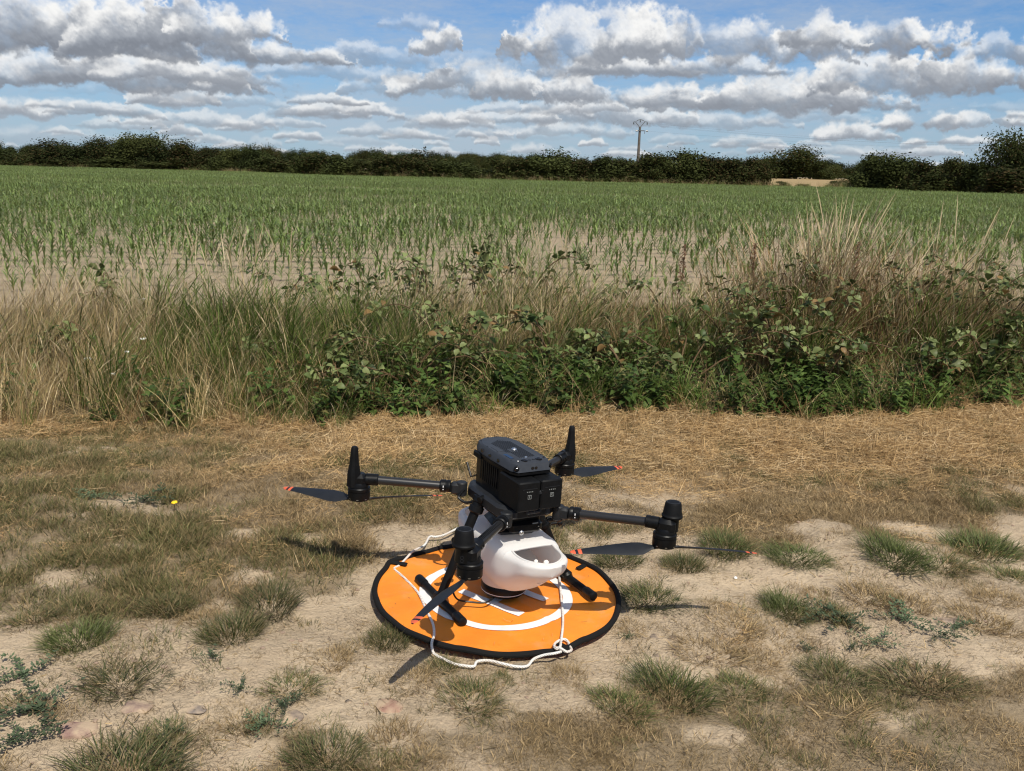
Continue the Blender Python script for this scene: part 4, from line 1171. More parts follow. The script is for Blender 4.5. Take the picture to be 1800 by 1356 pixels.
c_, s_, PX, PY = cover(X, Y)
lim = 4.72 + .2 * X + .12 * vnoise(X, Y, 2, 3)
ok = in_view(X, Y, 700) & off_pad(X, Y) & (Y < lim + .1) & (r_.random(len(X)) < c_ * (1 - .80 * s_) * (.25 + .75 * sstep(-.5, .6, vnoise(X, Y, 5.0, 31, 3))) * 1.0)
X, Y, c_, s_, PX, PY = (q[ok] for q in (X, Y, c_, s_, PX, PY))
green = sstep(.15, .9, .62 * vnoise(X, Y, 1.6, 8, 3) + .55 * vnoise(X, Y, 6, 18, 2) + 1.25 * (1 - sstep(200, 480, PX)) * (1 - sstep(890, 990, PY)) + .50 * np.exp(-((PY - 985) / 90) ** 2) * (PX < 720) + .30 * (PX > 1150) * np.exp(-((PY - 880) / 60) ** 2) - .18 * (PY > 1230) + .22)
isg = r_.random(len(X)) < green
hx_, hy_, hg_ = [], [], []
for (px, py, w, k, lab) in TUFTS:
    g0 = gpt(px, py + w * .12); d0 = math.hypot(g0[1], CAM_H) / F_PX * w
    for q in range(int(4 + w * .07)):
        a = r_.random() * 6.283; rr = d0 * (.30 + .75 * r_.random() ** 1.3)
        x, y = g0[0] + math.cos(a) * rr * 1.25, g0[1] + math.sin(a) * rr
        if off_pad(x, y): hx_.append(x); hy_.append(y); hg_.append(r_.random() < {'g': .6, 'm': .4, 'd': .15}[k])
X = np.concatenate([X, hx_]); Y = np.concatenate([Y, hy_]); isg = np.concatenate([isg, np.array(hg_, bool)]); c_ = np.concatenate([c_, np.full(len(hx_), .1)])
TG = [blade_mesh('turf', G_TURF, 64, .050, .016, .052, .15, 1.15, .9, .0015, 3, 100 + i, fan=.3) for i in range(4)]
TD = [blade_mesh('turf', G_DRY, 60, .056, .013, .046, .3, 1.35, .8, .0014, 3, 120 + i, fan=.2) for i in range(4)]
kind = np.where(isg, r_.integers(0, 4, len(X)), 4 + r_.integers(0, 4, len(X)))
_, PYs = to_px(np.stack([X, Y, gz_flat(X, Y)], -1))
scatter('short_grass', np.stack([X, Y, gz(X, Y) - .002], -1), r_.random(len(X)) * 6.283, (.55 + .65 * r_.random(len(X))) * (.7 + .3 * c_) * (1 - .22 * (PYs > 1170)), kind, TG + TD)
# cut straw
X, Y = pts_box(19000, -3.8, 4.2, 1.55, 5.9, r_)
c_, s_, PX, PY = cover(X, Y)
lim = 4.70 + .2 * X + .10 * vnoise(X, Y, 2, 3)
ok = in_view(X, Y, 700) & off_pad(X, Y) & (Y < lim + .10) & (r_.random(len(X)) < np.clip(s_ * 1.0 + .11 * c_ - .10 * c_ * (PY > 1130) - .08 * (PX < 700) * (PY > 860), 0, 1) * (.4 + .6 * sstep(-.9, .3, vnoise(X, Y, 4, 35, 3))))
X, Y, s_ = X[ok], Y[ok], s_[ok]
SM = [straw_mesh('straw', 105, .11, 150 + i) for i in range(5)] + [blade_mesh('straw', G_STRAW, 20, .06, .03, .11, .25, 1.3, .4, .0020, 2, 160 + i) for i in range(3)]
scatter('cut_straw', np.stack([X, Y, gz(X, Y)], -1), r_.random(len(X)) * 6.283, .45 + .75 * r_.random(len(X)) * (.5 + .5 * s_), r_.integers(0, 8, len(X)), SM)
# loose bits on the bare soil
X, Y = pts_box(2600, -2.6, 2.8, 1.6, 4.2, r_); ok = in_view(X, Y) & off_pad(X, Y); X, Y = X[ok], Y[ok]
LB = [straw_mesh('bits', 9, .09, 170 + i, G_DRY, .008, .045, .0013, .003) for i in range(4)]
scatter('loose_straw', np.stack([X, Y, gz(X, Y) + .001], -1), r_.random(len(X)) * 6.283, .5 + .8 * r_.random(len(X)), r_.integers(0, 4, len(X)), LB)
qa = r_.random(34) * 6.283; qr = .34 * np.sqrt(r_.random(34)); X = PAD_C[0] + qr * np.cos(qa); Y = PAD_C[1] + qr * np.sin(qa)
scatter('grass_bits', np.stack([X, Y, gz_flat(X, Y) + .0155], -1), r_.random(34) * 6.283, .25 + .45 * r_.random(34), r_.integers(0, 4, 34), [straw_mesh('bits', 2, .05, 180 + i, G_DRY, .008, .040, .0012, .002) for i in range(4)])
peb_m = mat('small_pebble', (.30, .22, .16), .9, .2, .4, 60)
def pebble_mesh(seed, flat=.55, n=1):
    bm = bmesh.new(); bmesh.ops.create_icosphere(bm, subdivisions=1, radius=1)
    r = np.random.default_rng(seed)
    for v in bm.verts: v.co *= .75 + .5 * r.random(); v.co.z *= flat
    me = bpy.data.meshes.new('pebble'); bm.to_mesh(me); bm.free(); me.materials.append(peb_m); return me
X, Y = pts_box(6500, -2.6, 2.8, 1.6, 4.2, r_); c_, *_ = cover(X, Y); ok = in_view(X, Y) & off_pad(X, Y) & (c_ < .6); X, Y = X[ok], Y[ok]
scatter('soil_crumbs', np.stack([X, Y, gz(X, Y)], -1), r_.random(len(X)) * 6.283, .0012 + .0075 * r_.random(len(X)) ** 5, r_.integers(0, 4, len(X)), [pebble_mesh(i) for i in range(4)])

# ------------------------------------------------------------------ verge
def vlim(x): return 4.66 + .2 * x
X, Y = pts_box(13000, -6.5, 7.5, 3.2, 9.6, r_)
V_ = Y - .2 * X
PX, PY = to_px(np.stack([X, Y, np.zeros_like(X)], -1))
nA = vnoise(X, Y, 1.2, 41, 3); nB = vnoise(X, Y, 2.6, 43, 3); nC = vnoise(X, Y, .7, 47, 3)
endv = 6.55 + .30 * nC + .02 * X
ok = (V_ > 4.66 + .10 * nB) & (V_ < endv) & in_view(X, Y, 600) & (Y < 9.6)
X, Y, V_, PX, nA, nB, nC, endv = (q[ok] for q in (X, Y, V_, PX, nA, nB, nC, endv))
dep = (V_ - 4.66) / (endv - 4.66)                      # 0 at the track, 1 at the field
leftw = 1 - sstep(190, 380, PX + 70 * nA)               # blond grass on the left
midg = np.exp(-((PX - 450) / 260) ** 4)
brown = sstep(900, 1150, PX + 90 * nA) * sstep(.12, .38, dep)
u = r_.random(len(X))
pG = np.clip(.46 + .80 * midg * (1 - .45 * leftw) + .25 * (1 - dep) - .42 * leftw + .28 * nB, .07, .95)
pB = np.clip(.48 * brown + .22 * nA * brown, 0, .7)
cls = np.where(u < pB, 2, np.where(r_.random(len(X)) < pG, 1, 0))
# short near the track (except in the blond part), tall behind
hgt = np.where(leftw > .5, .46 + .34 * sstep(0, .5, dep), .26 + .54 * sstep(.05, .55, dep)) * (.62 + .46 * r_.random(len(X)) + .20 * nA + .10 * nB)
hgt *= 1 - .45 * sstep(.82, 1.0, dep)
hgt *= np.where(PX > 1250, 1.0 + .16 * sstep(1250, 1500, PX), 1.0)
keep = r_.random(len(X)) < np.where((PX > 620) & (dep < .26), .50, 1.0) * np.where(dep > .85, .6, 1.0)
TDm = [blade_mesh('tall_grass', [G_TALLD, SEED], 20, .10, .40, .90, .02, .32, .6, .0028, 6, 200 + i, heads=.45, headw=3.2, wind=(.16, 0)) for i in range(4)]
TGm = [blade_mesh('tall_grass', [G_TALLG, SEED], 30, .11, .35, .80, .05, .45, 1.0, .0056, 6, 220 + i, heads=.08, headw=2.0, wind=(.12, 0)) for i in range(4)]
TBm = [blade_mesh('tall_grass', [G_BROWN, SEED], 26, .13, .30, .80, .03, .5, .8, .0036, 5, 240 + i, heads=.12, headw=2.2, wind=(.06, 0)) for i in range(4)]
kind = cls * 4 + r_.integers(0, 4, len(X))
P_ = np.stack([X, Y, gz(X, Y) - .01], -1)
scatter('verge_grass', P_[keep], (r_.normal(0, .5, len(X)))[keep], hgt[keep] * .98, kind[keep], TDm + TGm + TBm)
# low thatch filling the bottom of the verge
X, Y = pts_box(6000, -6.5, 7.5, 3.2, 10.0, r_); V_ = Y - .2 * X
ok = (V_ > 4.62) & (V_ < 6.6) & in_view(X, Y, 600); X, Y, V_ = X[ok], Y[ok], V_[ok]
PX, PY = to_px(np.stack([X, Y, np.zeros_like(X)], -1))
TH = [blade_mesh('thatch', G_BROWN, 30, .10, .10, .30, .2, 1.1, .7, .0028, 3, 260 + i) for i in range(3)] + [blade_mesh('thatch', G_TALLD, 26, .10, .10, .32, .2, 1.0, .7, .0026, 3, 270 + i) for i in range(3)]
kp = (r_.random(len(X)) < np.where((PX > 600) & (V_ < 5.15), .25, 1)); X, Y, PX = X[kp], Y[kp], PX[kp]
pd = np.where(PX < 430, .8, .35)
scatter('verge_thatch', np.stack([X, Y, gz(X, Y) - .005], -1), r_.random(len(X)) * 6.283, .7 + .6 * r_.random(len(X)), np.where(r_.random(len(X)) < pd, 3, 0) + r_.integers(0, 3, len(X)), TH)
# dark leafy herbs along the foot of the verge
X, Y = pts_box(20000, -5.5, 7.5, 3.4, 8.8, r_); V_ = Y - .2 * X
PX, PY = to_px(np.stack([X, Y, np.zeros_like(X)], -1)); nA = vnoise(X, Y, 1.5, 51, 3)
front = (1 - sstep(.45, 1.35, V_ - 4.62 + .30 * nA)) * (.45 + .55 * sstep(-.5, .6, vnoise(X, Y, 2.4, 57, 3)))
den = np.clip(front * (.75 * sstep(330, 480, PX + 60 * nA) + .35 * sstep(620, 860, PX + 90 * nA)) * 1.0 + .10 * sstep(480, 640, PX) * (nA > .25), 0, 1) + .05 * (PX < 450) * (nA > .4)
ok = (V_ > 4.64 + .10 * vnoise(X, Y, 3, 52, 2)) & (V_ < 6.9) & in_view(X, Y, 600) & (r_.random(len(X)) < den * .46); X, Y, V_ = X[ok], Y[ok], V_[ok]
HM = [herb_mesh('herb', 300 + i, G_HERB, 7, .19, .062, .10, .68) for i in range(5)] + [blade_mesh('herb', G_TALLG, 40, .08, .10, .30, .2, .8, .8, .0045, 4, 310 + i) for i in range(2)]
scatter('verge_herbs', np.stack([X, Y, gz(X, Y) - .01], -1), r_.random(len(X)) * 6.283, (.45 + .70 * r_.random(len(X)) ** 1.5) * (1 + .35 * np.clip(V_ - 4.7, 0, 1)), np.minimum(r_.integers(0, 8, len(X)), 6), HM)

# brambles: arching stems, every leaf an object of its own
def bramble_leaf(seed):
    r = np.random.default_rng(seed); V = []; T = []; col = []
    for (a, L, off) in ((0, .050, .018), (1.25, .040, .006), (-1.25, .040, .006)):
        d = np.array([math.cos(a), math.sin(a), 0]); s = np.array([-math.sin(a), math.cos(a), 0]); W = L * .74
        o = len(V); base = d * off
        for (t, w, z) in ((0, .10, 0), (.25, .82, .05), (.5, 1.0, .06), (.75, .66, .02), (1, .03, -.14)):
            for sg in (-1, 0, 1):
                zz = z * L + (abs(sg) * .16 * L * w) + r.normal(0, .0012)
                V.append(base + d * t * L + s * sg * W / 2 * w + np.array([0, 0, zz]))
        for j in range(4):
            for k in (0, 1):
                q = o + j * 3 + k; T += [(q, q + 3, q + 4), (q, q + 4, q + 1)]
        cr = r.random(); col += [(cr, .5, r.random() * .93, 1)] * 15
    return np_mesh('leaf', np.array(V), np.array(T), G_BRAM, {'col': np.array(col)}, smooth=True)
BLF = [bramble_leaf(400 + i) for i in range(6)]
def bramble(px, d, H, spread, nst, nleaf, label, seed, lsize=1.0):
    """px: column in the photograph, d: distance along y"""
    r = np.random.default_rng(seed)
    x = colx(px, d, 560); y = d
    z = float(gz(x, y))
    root = empty('bramble', (x, y, z)); tag(root, label, 'bramble', 'brambles in the verge')
    paths = []
    for s in range(nst):
        a = r.random() * 6.283; reach = spread * 1.45 * (.40 + .70 * r.random()); h = H * .74 * (.50 + .57 * r.random())
        pts = []
        for t in np.linspace(0, 1, 7):
            pts.append(Vector((math.cos(a) * reach * t ** 1.2 + r.normal(0, .012), math.sin(a) * reach * .7 * t ** 1.2 + r.normal(0, .012), h * (1 - (1 - min(1, t * 1.25)) ** 2.0) - .22 * h * max(0, t - .75) / .25)))
        paths.append(catmull(pts, 3))
        m = MB(); m.tube(paths[-1], [.0045, .0038, .002], 5); m.build('stem', STEM, root)
    for k in range(int(nleaf * 1.35)):
        pth = paths[k % nst]; t = r.random() ** .6 * .92 + .08; i = min(len(pth) - 2, int(t * (len(pth) - 1)))
        p = pth[i].lerp(pth[i + 1], r.random())
        o = bpy.data.objects.new('leaf', BLF[k % len(BLF)]); COL.objects.link(o); o.parent = root
        o.location = p + Vector((r.normal(0, .025), r.normal(0, .025), r.normal(.005, .018)))
        o.rotation_euler = (r.normal(.25, .40), r.normal(0, .40), r.random() * 6.283); sc = lsize * (.70 + .70 * r.random()); o.scale = (sc, sc, sc)
    return root
BR = [(182, 5.9, .62, .28, 5, 26, 'small bramble with dark leaves sticking out of the blond grass at left'),
 (75, 5.0, .46, .22, 4, 18, 'bramble sprig low in the blond grass near the left edge'),
 (500, 6.3, .62, .40, 6, 34, 'bramble between blond grass and the left end of the dark verge'),
 (545, 5.0, .40, .36, 6, 34, 'low bramble at the grass foot left of the drone'),
 (600, 4.75, .30, .30, 6, 32, 'low bramble with big pale leaves directly behind the left rotor'),
 (655, 6.6, .80, .34, 6, 44, 'tall bramble standing dark against the bare soil left of middle'),
 (715, 5.0, .42, .40, 7, 40, 'broad low bramble behind the left arm of the drone'),
 (765, 6.5, .74, .36, 6, 40, 'bramble with bare arching tips left of the middle of the verge'),
 (800, 5.3, .52, .34, 6, 36, 'bramble with light leaf backs in the middle of the verge'),
 (845, 6.7, .86, .26, 5, 30, 'narrow upright bramble reaching up into the maize'),
 (905, 6.3, .74, .42, 7, 46, 'wide bramble on the verge top right behind the drone antenna'),
 (975, 5.2, .50, .36, 6, 34, 'bramble low behind the rear antenna'),
 (1060, 5.9, .62, .38, 6, 38, 'bramble over red brown withered grass right of middle'),
 (1110, 5.1, .46, .40, 7, 40, 'low bramble right of the drone with upright shoots'),
 (1180, 6.1, .66, .38, 6, 40, 'bramble in the withered grass below the power pole'),
 (1215, 5.2, .44, .36, 6, 36, 'low bramble above the straw edge at right of middle'),
 (1290, 5.6, .60, .34, 6, 34, 'bramble left of the pale seed grass'),
 (1365, 5.5, .70, .36, 7, 44, 'bramble with large shiny leaves under the pale seed grass'),
 (1430, 5.9, .86, .34, 7, 50, 'tall dense bramble at the foot of the pale seed grass'),
 (1470, 5.3, .56, .36, 6, 40, 'low bramble right under the tall seed grass'),
 (1530, 6.1, .78, .40, 7, 46, 'bramble right of the pale seed grass'),
 (1610, 6.0, .80, .44, 7, 50, 'bramble with light leaves on the verge top at right'),
 (1650, 5.5, .50, .40, 6, 38, 'bramble low in the brown grass at right'),
 (1700, 6.1, .86, .40, 7, 52, 'high bramble near the right edge below the big tree'),
 (1760, 5.9, .84, .44, 8, 60, 'tallest bramble at the right edge of the picture'),
 (1745, 5.5, .48, .40, 6, 36, 'low bramble above the straw at the right edge')]
for i, q in enumerate(BR): bramble(*q, seed=700 + i)

# standing single plants in the verge
def tall_tuft(px, d, H, n, R, label, seed, mts=None, heads=.8):
    x = colx(px, d, 480); z = float(gz(x, d))
    me = blade_mesh('seed_grass', mts or [SEED, SEED], int(n * 1.7), R, H * .80, H * 1.04, .0, .30, .30, .0032, 8, seed, heads=heads, headw=2.8, wind=(.03, 0))
    o = bpy.data.objects.new('seed_grass', me); COL.objects.link(o); o.location = (x, d, z); tag(o, label, 'grass tuft', 'pale seed grass above the verge'); return o
tall_tuft(1465, 5.95, 1.13, 34, .15, 'tallest pale seed grass reaching up against the maize at right', 801)
tall_tuft(1425, 6.0, 1.02, 12, .12, 'thinner pale seed grass left of the tallest tuft', 802)
tall_tuft(1690, 6.4, 1.04, 7, .20, 'few pale stalks at far right above the brambles', 803)
tall_tuft(905, 6.6, .80, 14, .26, 'pale leaning seed grass left of the middle bare soil', 804)
tall_tuft(985, 6.5, .84, 16, .2, 'pale leaning seed grass above the rear antenna', 805)
tall_tuft(345, 6.0, .80, 22, .36, 'blond leaning seed grass on the left of the verge', 806)
tall_tuft(440, 6.1, .82, 20, .34, 'blond seed grass beside the first dark verge leaves', 807)
DOCK = leaf_mat('dock_seed', (.12, .06, .035), (.25, .14, .08), None, 0, None, trans=.05, inst=.1)
def dock(px, d, H, label, seed):
    r = np.random.default_rng(seed)
    x = colx(px, d, 480); z = float(gz(x, d))
    root = empty('dock_plant', (x, d, z)); tag(root, label, 'dock', 'withered dock stalks in the verge')
    m = MB(); m.tube([(0, 0, 0), (.01, 0, H * .5), (.03, .01, H)], [.005, .003], 5)
    for k in range(5):
        a = r.random() * 6.28; h = H * (.45 + .09 * k); m.tube([(.01, 0, h), (.01 + math.cos(a) * .05, math.sin(a) * .05, h + .12)], [.0025, .0015], 4)
    m.build('stalk', STEM, root)
    n = 360; V = []; T = []; col = []
    for k in range(n):
        t = r.random(); a = r.random() * 6.28; h = H * (.5 + .5 * t); rad = .035 * (1.1 - t) * r.random() ** .5 + .004
        p = np.array([.02 * t + math.cos(a) * rad, math.sin(a) * rad, h]); q = len(V)
        e = r.normal(0, .006, (3, 3)); V += [p + e[0], p + e[1], p + e[2]]; T.append((q, q + 1, q + 2)); col += [(r.random(), t, r.random(), 1)] * 3
    o = bpy.data.objects.new('seed_head', np_mesh('seed_head', np.array(V), np.array(T), DOCK, {'col': np.array(col)})); COL.objects.link(o); o.parent = root
dock(1318, 6.3, .70, 'red brown dock stalk left of the pale seed grass', 1)
dock(1500, 6.2, .74, 'red brown dock stalk just right of the pale seed grass', 2)
dock(1195, 6.4, .68, 'brown dock stalk standing before the bare soil right of middle', 3)
# white umbels
PET = mat('white_petal', (.80, .80, .74), .6)
def umbel(px, py, d, label, seed):
    r = np.random.default_rng(seed)
    zz = at(px, py, 0); dirv = (zz - CAM); t = d / dirv[1]; top = CAM + dirv * t
    z0 = float(gz(top[0], top[1])); H = top[2] - z0
    root = empty('white_flower', (top[0], top[1], z0)); tag(root, label, 'flower', 'white flowers in the left verge')
    m = MB(); m.tube([(.02, .02, 0), (.01, 0, H * .6), (0, 0, H)], [.002, .0014], 5); m.build('stem', STEM, root)
    f = MB()
    for k in range(14):
        a = r.random() * 6.28; q = .016 * math.sqrt(r.random()); f.lathe([(.0036, 0), (.003, .0022)], 6, (math.cos(a) * q, math.sin(a) * q, H + r.random() * .006))
    f.build('blossom', PET, root)
umbel(252, 527, 5.6, 'uppermost white flower in the left verge', 1); umbel(252, 597, 4.9, 'white flower halfway down the left verge', 2)
umbel(223, 620, 4.8, 'white flower at the centre of the left flowers', 3); umbel(155, 632, 4.7, 'leftmost white flower among blond grass', 4); umbel(198, 658, 4.6, 'lowest white flower in the left verge', 5)

# ------------------------------------------------------------------ tufts on the bare track
TUF_G = [blade_mesh('tuft', G_TUFT, 900, .070, .020, .070, .05, 1.15, .85, .0015, 4, 500 + i, fan=.6) for i in range(4)]
TUF_D = [blade_mesh('tuft', G_DRY, 560, .072, .015, .058, .10, 1.3, .75, .0014, 4, 520 + i, fan=.45) for i in range(3)]
TUF_M = [None] * 3
for i in range(3):
    V1, F1, c1_, _ = blades(480, .066, .020, .066, .05, 1.2, .8, .0015, 4, 540 + i, fan=.6)
    V2, F2, c2_, _ = blades(320, .072, .015, .058, .20, 1.35, .75, .0014, 4, 550 + i, fan=.4)
    me = np_mesh('tuft', np.concatenate([V1, V2]), np.concatenate([F1, F2 + len(V1)]), [G_TUFT, G_DRY], {'col': np.concatenate([c1_, c2_])})
    me.polygons.foreach_set('material_index', np.concatenate([np.zeros(len(F1)), np.ones(len(F2))]).astype(np.int32)); TUF_M[i] = me
for i, (px, py, w, k, lab) in enumerate(TUFTS):
    g0 = gpt(px, py + w * .12); src = {'g': TUF_G, 'd': TUF_D, 'm': TUF_M}[k]
    o = bpy.data.objects.new('grass_tuft', src[i % len(src)]); COL.objects.link(o)
    dist = math.sqrt(g0[0] ** 2 + g0[1] ** 2 + CAM_H ** 2); s = w / F_PX * dist / .175
    o.location = (g0[0], g0[1], float(gz(g0[0], g0[1])) - .004); o.rotation_euler = (0, 0, i * 2.39); q = .5 + .5 * math.sin(i * 4.7); o.scale = (s * (.85 + .5 * q), s * (1.12 - .34 * q), (.52 + .34 * abs(math.sin(i * 2.3))) * s ** .5 * (1.15 if k == 'g' else .9))
    tag(o, lab, 'grass tuft', 'grass tufts on the track')
WM = [weed_mesh('mat_weed', 600 + i) for i in range(4)]
WEEDS = [(45,1205,120,'grey green mat weed near the left edge'),(70,1262,160,'largest mat weed patch at lower left'),(20,1310,120,'mat weed patch in the bottom left corner'),(372,1176,56,'small mat weed alone on bare soil'),(425,1228,60,'mat weed above the straw coloured tuft'),
 (468,1284,100,'mat weed patch left of the reddish stone'),(495,1256,70,'mat weed between two half dry tufts'),(300,1290,60,'mat weed under the yellowish tuft'),(1478,1098,130,'biggest mat weed patch on the right sand'),(1440,1085,60,'mat weed sprig at the left end of the right patch'),
 (1585,1108,110,'mat weed patch right of the biggest right one'),(1678,1118,76,'dark mat weed near the right edge'),(1655,1138,80,'mat weed above the broad right tuft'),(1540,1138,90,'trailing mat weed below the right patches'),(1420,1150,40,'tiny mat weed right of the dry tuft'),(1496,1150,36,'tiny mat weed before the right tuft'),
 (1103,1118,30,'tiny mat weed at the right rim of the mat'),(255,885,110,'dark clover patch left of the yellow flower'),(160,885,80,'clover patch near the left edge of the grass')]
for i, (px, py, w, lab) in enumerate(WEEDS):
    g0 = gpt(px, py); o = bpy.data.objects.new('mat_weed', WM[i % 4]); COL.objects.link(o)
    dist = math.sqrt(g0[0] ** 2 + g0[1] ** 2 + CAM_H ** 2); s = w / F_PX * dist / .19
    o.location = (g0[0], g0[1], float(gz(g0[0], g0[1]))); o.rotation_euler = (0, 0, i * 1.7); o.scale = (s, s, min(1.6, max(.9, s))); tag(o, lab, 'weed', 'flat weeds on the track')
def stone(px, py, w, hgt_, col, label, seed):
    g0 = gpt(px, py); dist = math.sqrt(g0[0] ** 2 + g0[1] ** 2 + CAM_H ** 2); s = w / F_PX * dist / 2
    r = np.random.default_rng(seed); bm = bmesh.new(); bmesh.ops.create_icosphere(bm, subdivisions=3, radius=1)
    ax = r.normal(0, 1, (7, 3)); ax /= np.linalg.norm(ax, axis=1)[:, None]
    for v in bm.verts:
        p = np.array(v.co); q = np.clip(ax @ p, .72, None); k = 1 - (q - .72).max() * .9
        p = p * k * (1 + .05 * math.sin(7 * p[0] + seed) * math.cos(6 * p[1])); v.co = (p[0] * s, p[1] * s * 1.15, p[2] * s * hgt_)
    me = bpy.data.meshes.new('stone'); bm.to_mesh(me); bm.free()
    for f in me.polygons: f.use_smooth = True
    def fn(b, p, co):
        n = b.noise(co, 45, 6, .65); c = b.mix(b.mr(n, .3, .7), tuple(q * .72 for q in col), tuple(q * 1.2 for q in col))
        c = b.mix(b.mr(b.noise(co, 18, 5, .6), .40, .58, 0, .9), c, (.46, .35, .235)); b.put(p.inputs['Base Color'], c)
        bn = b.new('ShaderNodeBump'); bn.inputs['Distance'].default_value = .004; bn.inputs['Strength'].default_value = .8; b.put(bn.inputs['Height'], b.noise(co, 90, 6, .7)); b.put(p.inputs['Normal'], bn.outputs[0])
    me.materials.append(mat('stone', col, .9, .2, fn=fn))
    o = bpy.data.objects.new('stone', me); COL.objects.link(o); o.location = (g0[0], g0[1], float(gz(g0[0], g0[1])) - s * hgt_ * .38); o.rotation_euler = (0, 0, seed * 1.3)
    tag(o, label, 'stone', 'stones in the track')
for q in [(130,1282,64,.28,(.30,.19,.16),'purplish stone beside the mat weed at lower left',1),(243,1250,46,.22,(.27,.19,.15),'flat brown stone half buried at lower left',2),(681,1248,52,.20,(.34,.20,.145),'reddish flat stone in the foreground left of middle',3),
          (1440,1137,20,.35,(.33,.20,.16),'small reddish stone under the right weeds',4),(1186,1123,28,.25,(.22,.17,.13),'grey brown stone right of the mat',5),(1152,1116,20,.28,(.20,.16,.13),'small grey stone next to the right rim of the mat',6),
          (1660,1100,54,.16,(.26,.20,.16),'flat grey slab in the right sand',7),(345,1256,32,.2,(.24,.20,.17),'grey flat stone between tufts at lower left',8),(515,1268,38,.2,(.25,.20,.16),'flat stone behind the mat weed left of middle',9),
          (613,1241,13,.6,(.06,.055,.055),'tiny black pebble on bare soil',10),(1155,1150,16,.4,(.21,.165,.13),'small stone below the grey brown one',11),(912,1168,34,.4,(.16,.16,.14),'grey stone at the near rim by the rope',12),(775,1153,22,.5,(.17,.16,.14),'grey stone under the rope left of the near rim',13),(30,1255,36,.25,(.26,.21,.17),'pale stone near the left edge',14)]: stone(*q)
YEL = mat('yellow_petal', (.85, .55, .01), .5)
g0 = gpt(307, 905); root = empty('yellow_flower', (g0[0], g0[1], float(gz(g0[0], g0[1])))); tag(root, 'single yellow flower in the short grass at left', 'flower')
m = MB(); m.tube([(0, 0, 0), (.002, 0, .035)], .0014, 5); m.build('stem', STEM, root)
f = MB()
for k in range(5):
    a = k * 1.2566; f.lathe([(.0050, 0), (.0046, .0015)], 8, (math.cos(a) * .0055 + .002, math.sin(a) * .0075, .036), (math.cos(a) * .3, math.sin(a) * .3 - .5, 1))
f.build('petal', YEL, root)

# ------------------------------------------------------------------ maize field
def maize_mesh(seed, H=.215, nl=6):
    r = np.random.default_rng(seed); V = []; Fq = []; col = []
    a0 = r.random() * 6.283
    for k in range(nl):
        a = a0 + (k % 2) * math.pi + r.normal(0, .25); t = (k + 1) / nl
        z0 = H * .50 * t ** 1.1; L = H * (.62 + .40 * r.random()) * (1.1 - .25 * t); el0 = .98 + .36 * t; W = .0165 * (.8 + .5 * r.random())
        p = np.array([0., 0, z0]); o = len(V); d2 = np.array([math.cos(a), math.sin(a)]); sd = np.array([-math.sin(a), math.cos(a), 0])
        cr = r.random()
        for j in range(5):
            s = j / 4; el = el0 - 1.95 * s ** 1.2; w = W * np.interp(s, [0, .3, .7, 1], [.5, 1, .8, .05])
            V += [p - sd * w / 2, p + sd * w / 2]; col += [(cr, s, r.random() * .9, 1)] * 2
            p = p + np.array([d2[0] * math.cos(el), d2[1] * math.cos(el), math.sin(el)]) * L / 4
        Fq += [(o + 2 * j, o + 2 * j + 1, o + 2 * j + 3, o + 2 * j + 2) for j in range(4)]
    o = len(V)
    for (dx, dy) in ((-.004, 0), (.004, 0)): V += [np.array([dx, dy, 0]), np.array([dx * .6, dy, H * .5])]; col += [(.3, 0, .2, 1)] * 2
    Fq.append((o, o + 2, o + 3, o + 1))
    return np.array(V), np.array(Fq), np.array(col)
MZ = [maize_mesh(900 + i) for i in range(6)]
MZM = [np_mesh('maize', *q[:2], G_MAIZE, {'col': q[2]}) for q in MZ]
r_ = np.random.default_rng(33)
FX, FY = [], []
RS, PS = .66, .088
for k in range(210):
    y0 = 8.9 + RS * k
    hw = y0 * .62 + 6
    n = int(2 * hw / PS)
    if y0 > 40: break
    x = -hw + PS * (np.arange(n) + r_.normal(0, .16, n)); FX.append(x); FY.append(y0 - .030 * x + r_.normal(0, .025, n))
FX = np.concatenate(FX); FY = np.concatenate(FY)
def field_density(x, y):
    d = .97 - .0 * x
    d = d * (1 - .75 * np.exp(-(((x + 4.5 - (y - 27) * .3) / 3.2) ** 2 + ((y - 27) / 2.2) ** 2)))
    n = vnoise(x, y, .22, 61, 3)
    d = d * np.where(y < 24, np.clip(.90 + .30 * n, .3, 1), 1)
    return d
ok = (r_.random(len(FX)) < field_density(FX, FY)) & in_view(FX, FY, 250) & (FY - .2 * FX > 7.6) & (FY + .0 * FX > 8.9)
FX, FY = FX[ok], FY[ok]
_px, _py = to_px(np.stack([FX, FY, np.zeros_like(FX)], -1)); order = np.argsort(FY ** 2 + FX ** 2 + 1e4 * ((_px < 0) | (_px > 1800)))
FX, FY = FX[order], FY[order]
size = np.clip(.74 + .30 * sstep(9, 14, FY) + .16 * vnoise(FX, FY, .5, 63, 3) + .12 * r_.normal(0, 1, len(FX)), .3, 1.4) * (1.10 + .16 * sstep(12, 18, FY))
FZ = gz(FX, FY)
turn = r_.random(len(FX)) * 6.283
NI = 300
for i in range(NI):
    o = bpy.data.objects.new('maize_plant', MZM[i % 6]); COL.objects.link(o)
    o.location = (FX[i], FY[i], FZ[i]); o.rotation_euler = (0, 0, turn[i]); o.scale = (size[i],) * 3
    tag(o, 'young green maize plant in the nearest rows of the field', 'maize plant', 'young maize plants in the nearest rows')
scatter('maize_field', np.stack([FX, FY, FZ], -1)[NI:], turn[NI:], size[NI:], r_.integers(0, 6, len(FX) - NI), MZM)
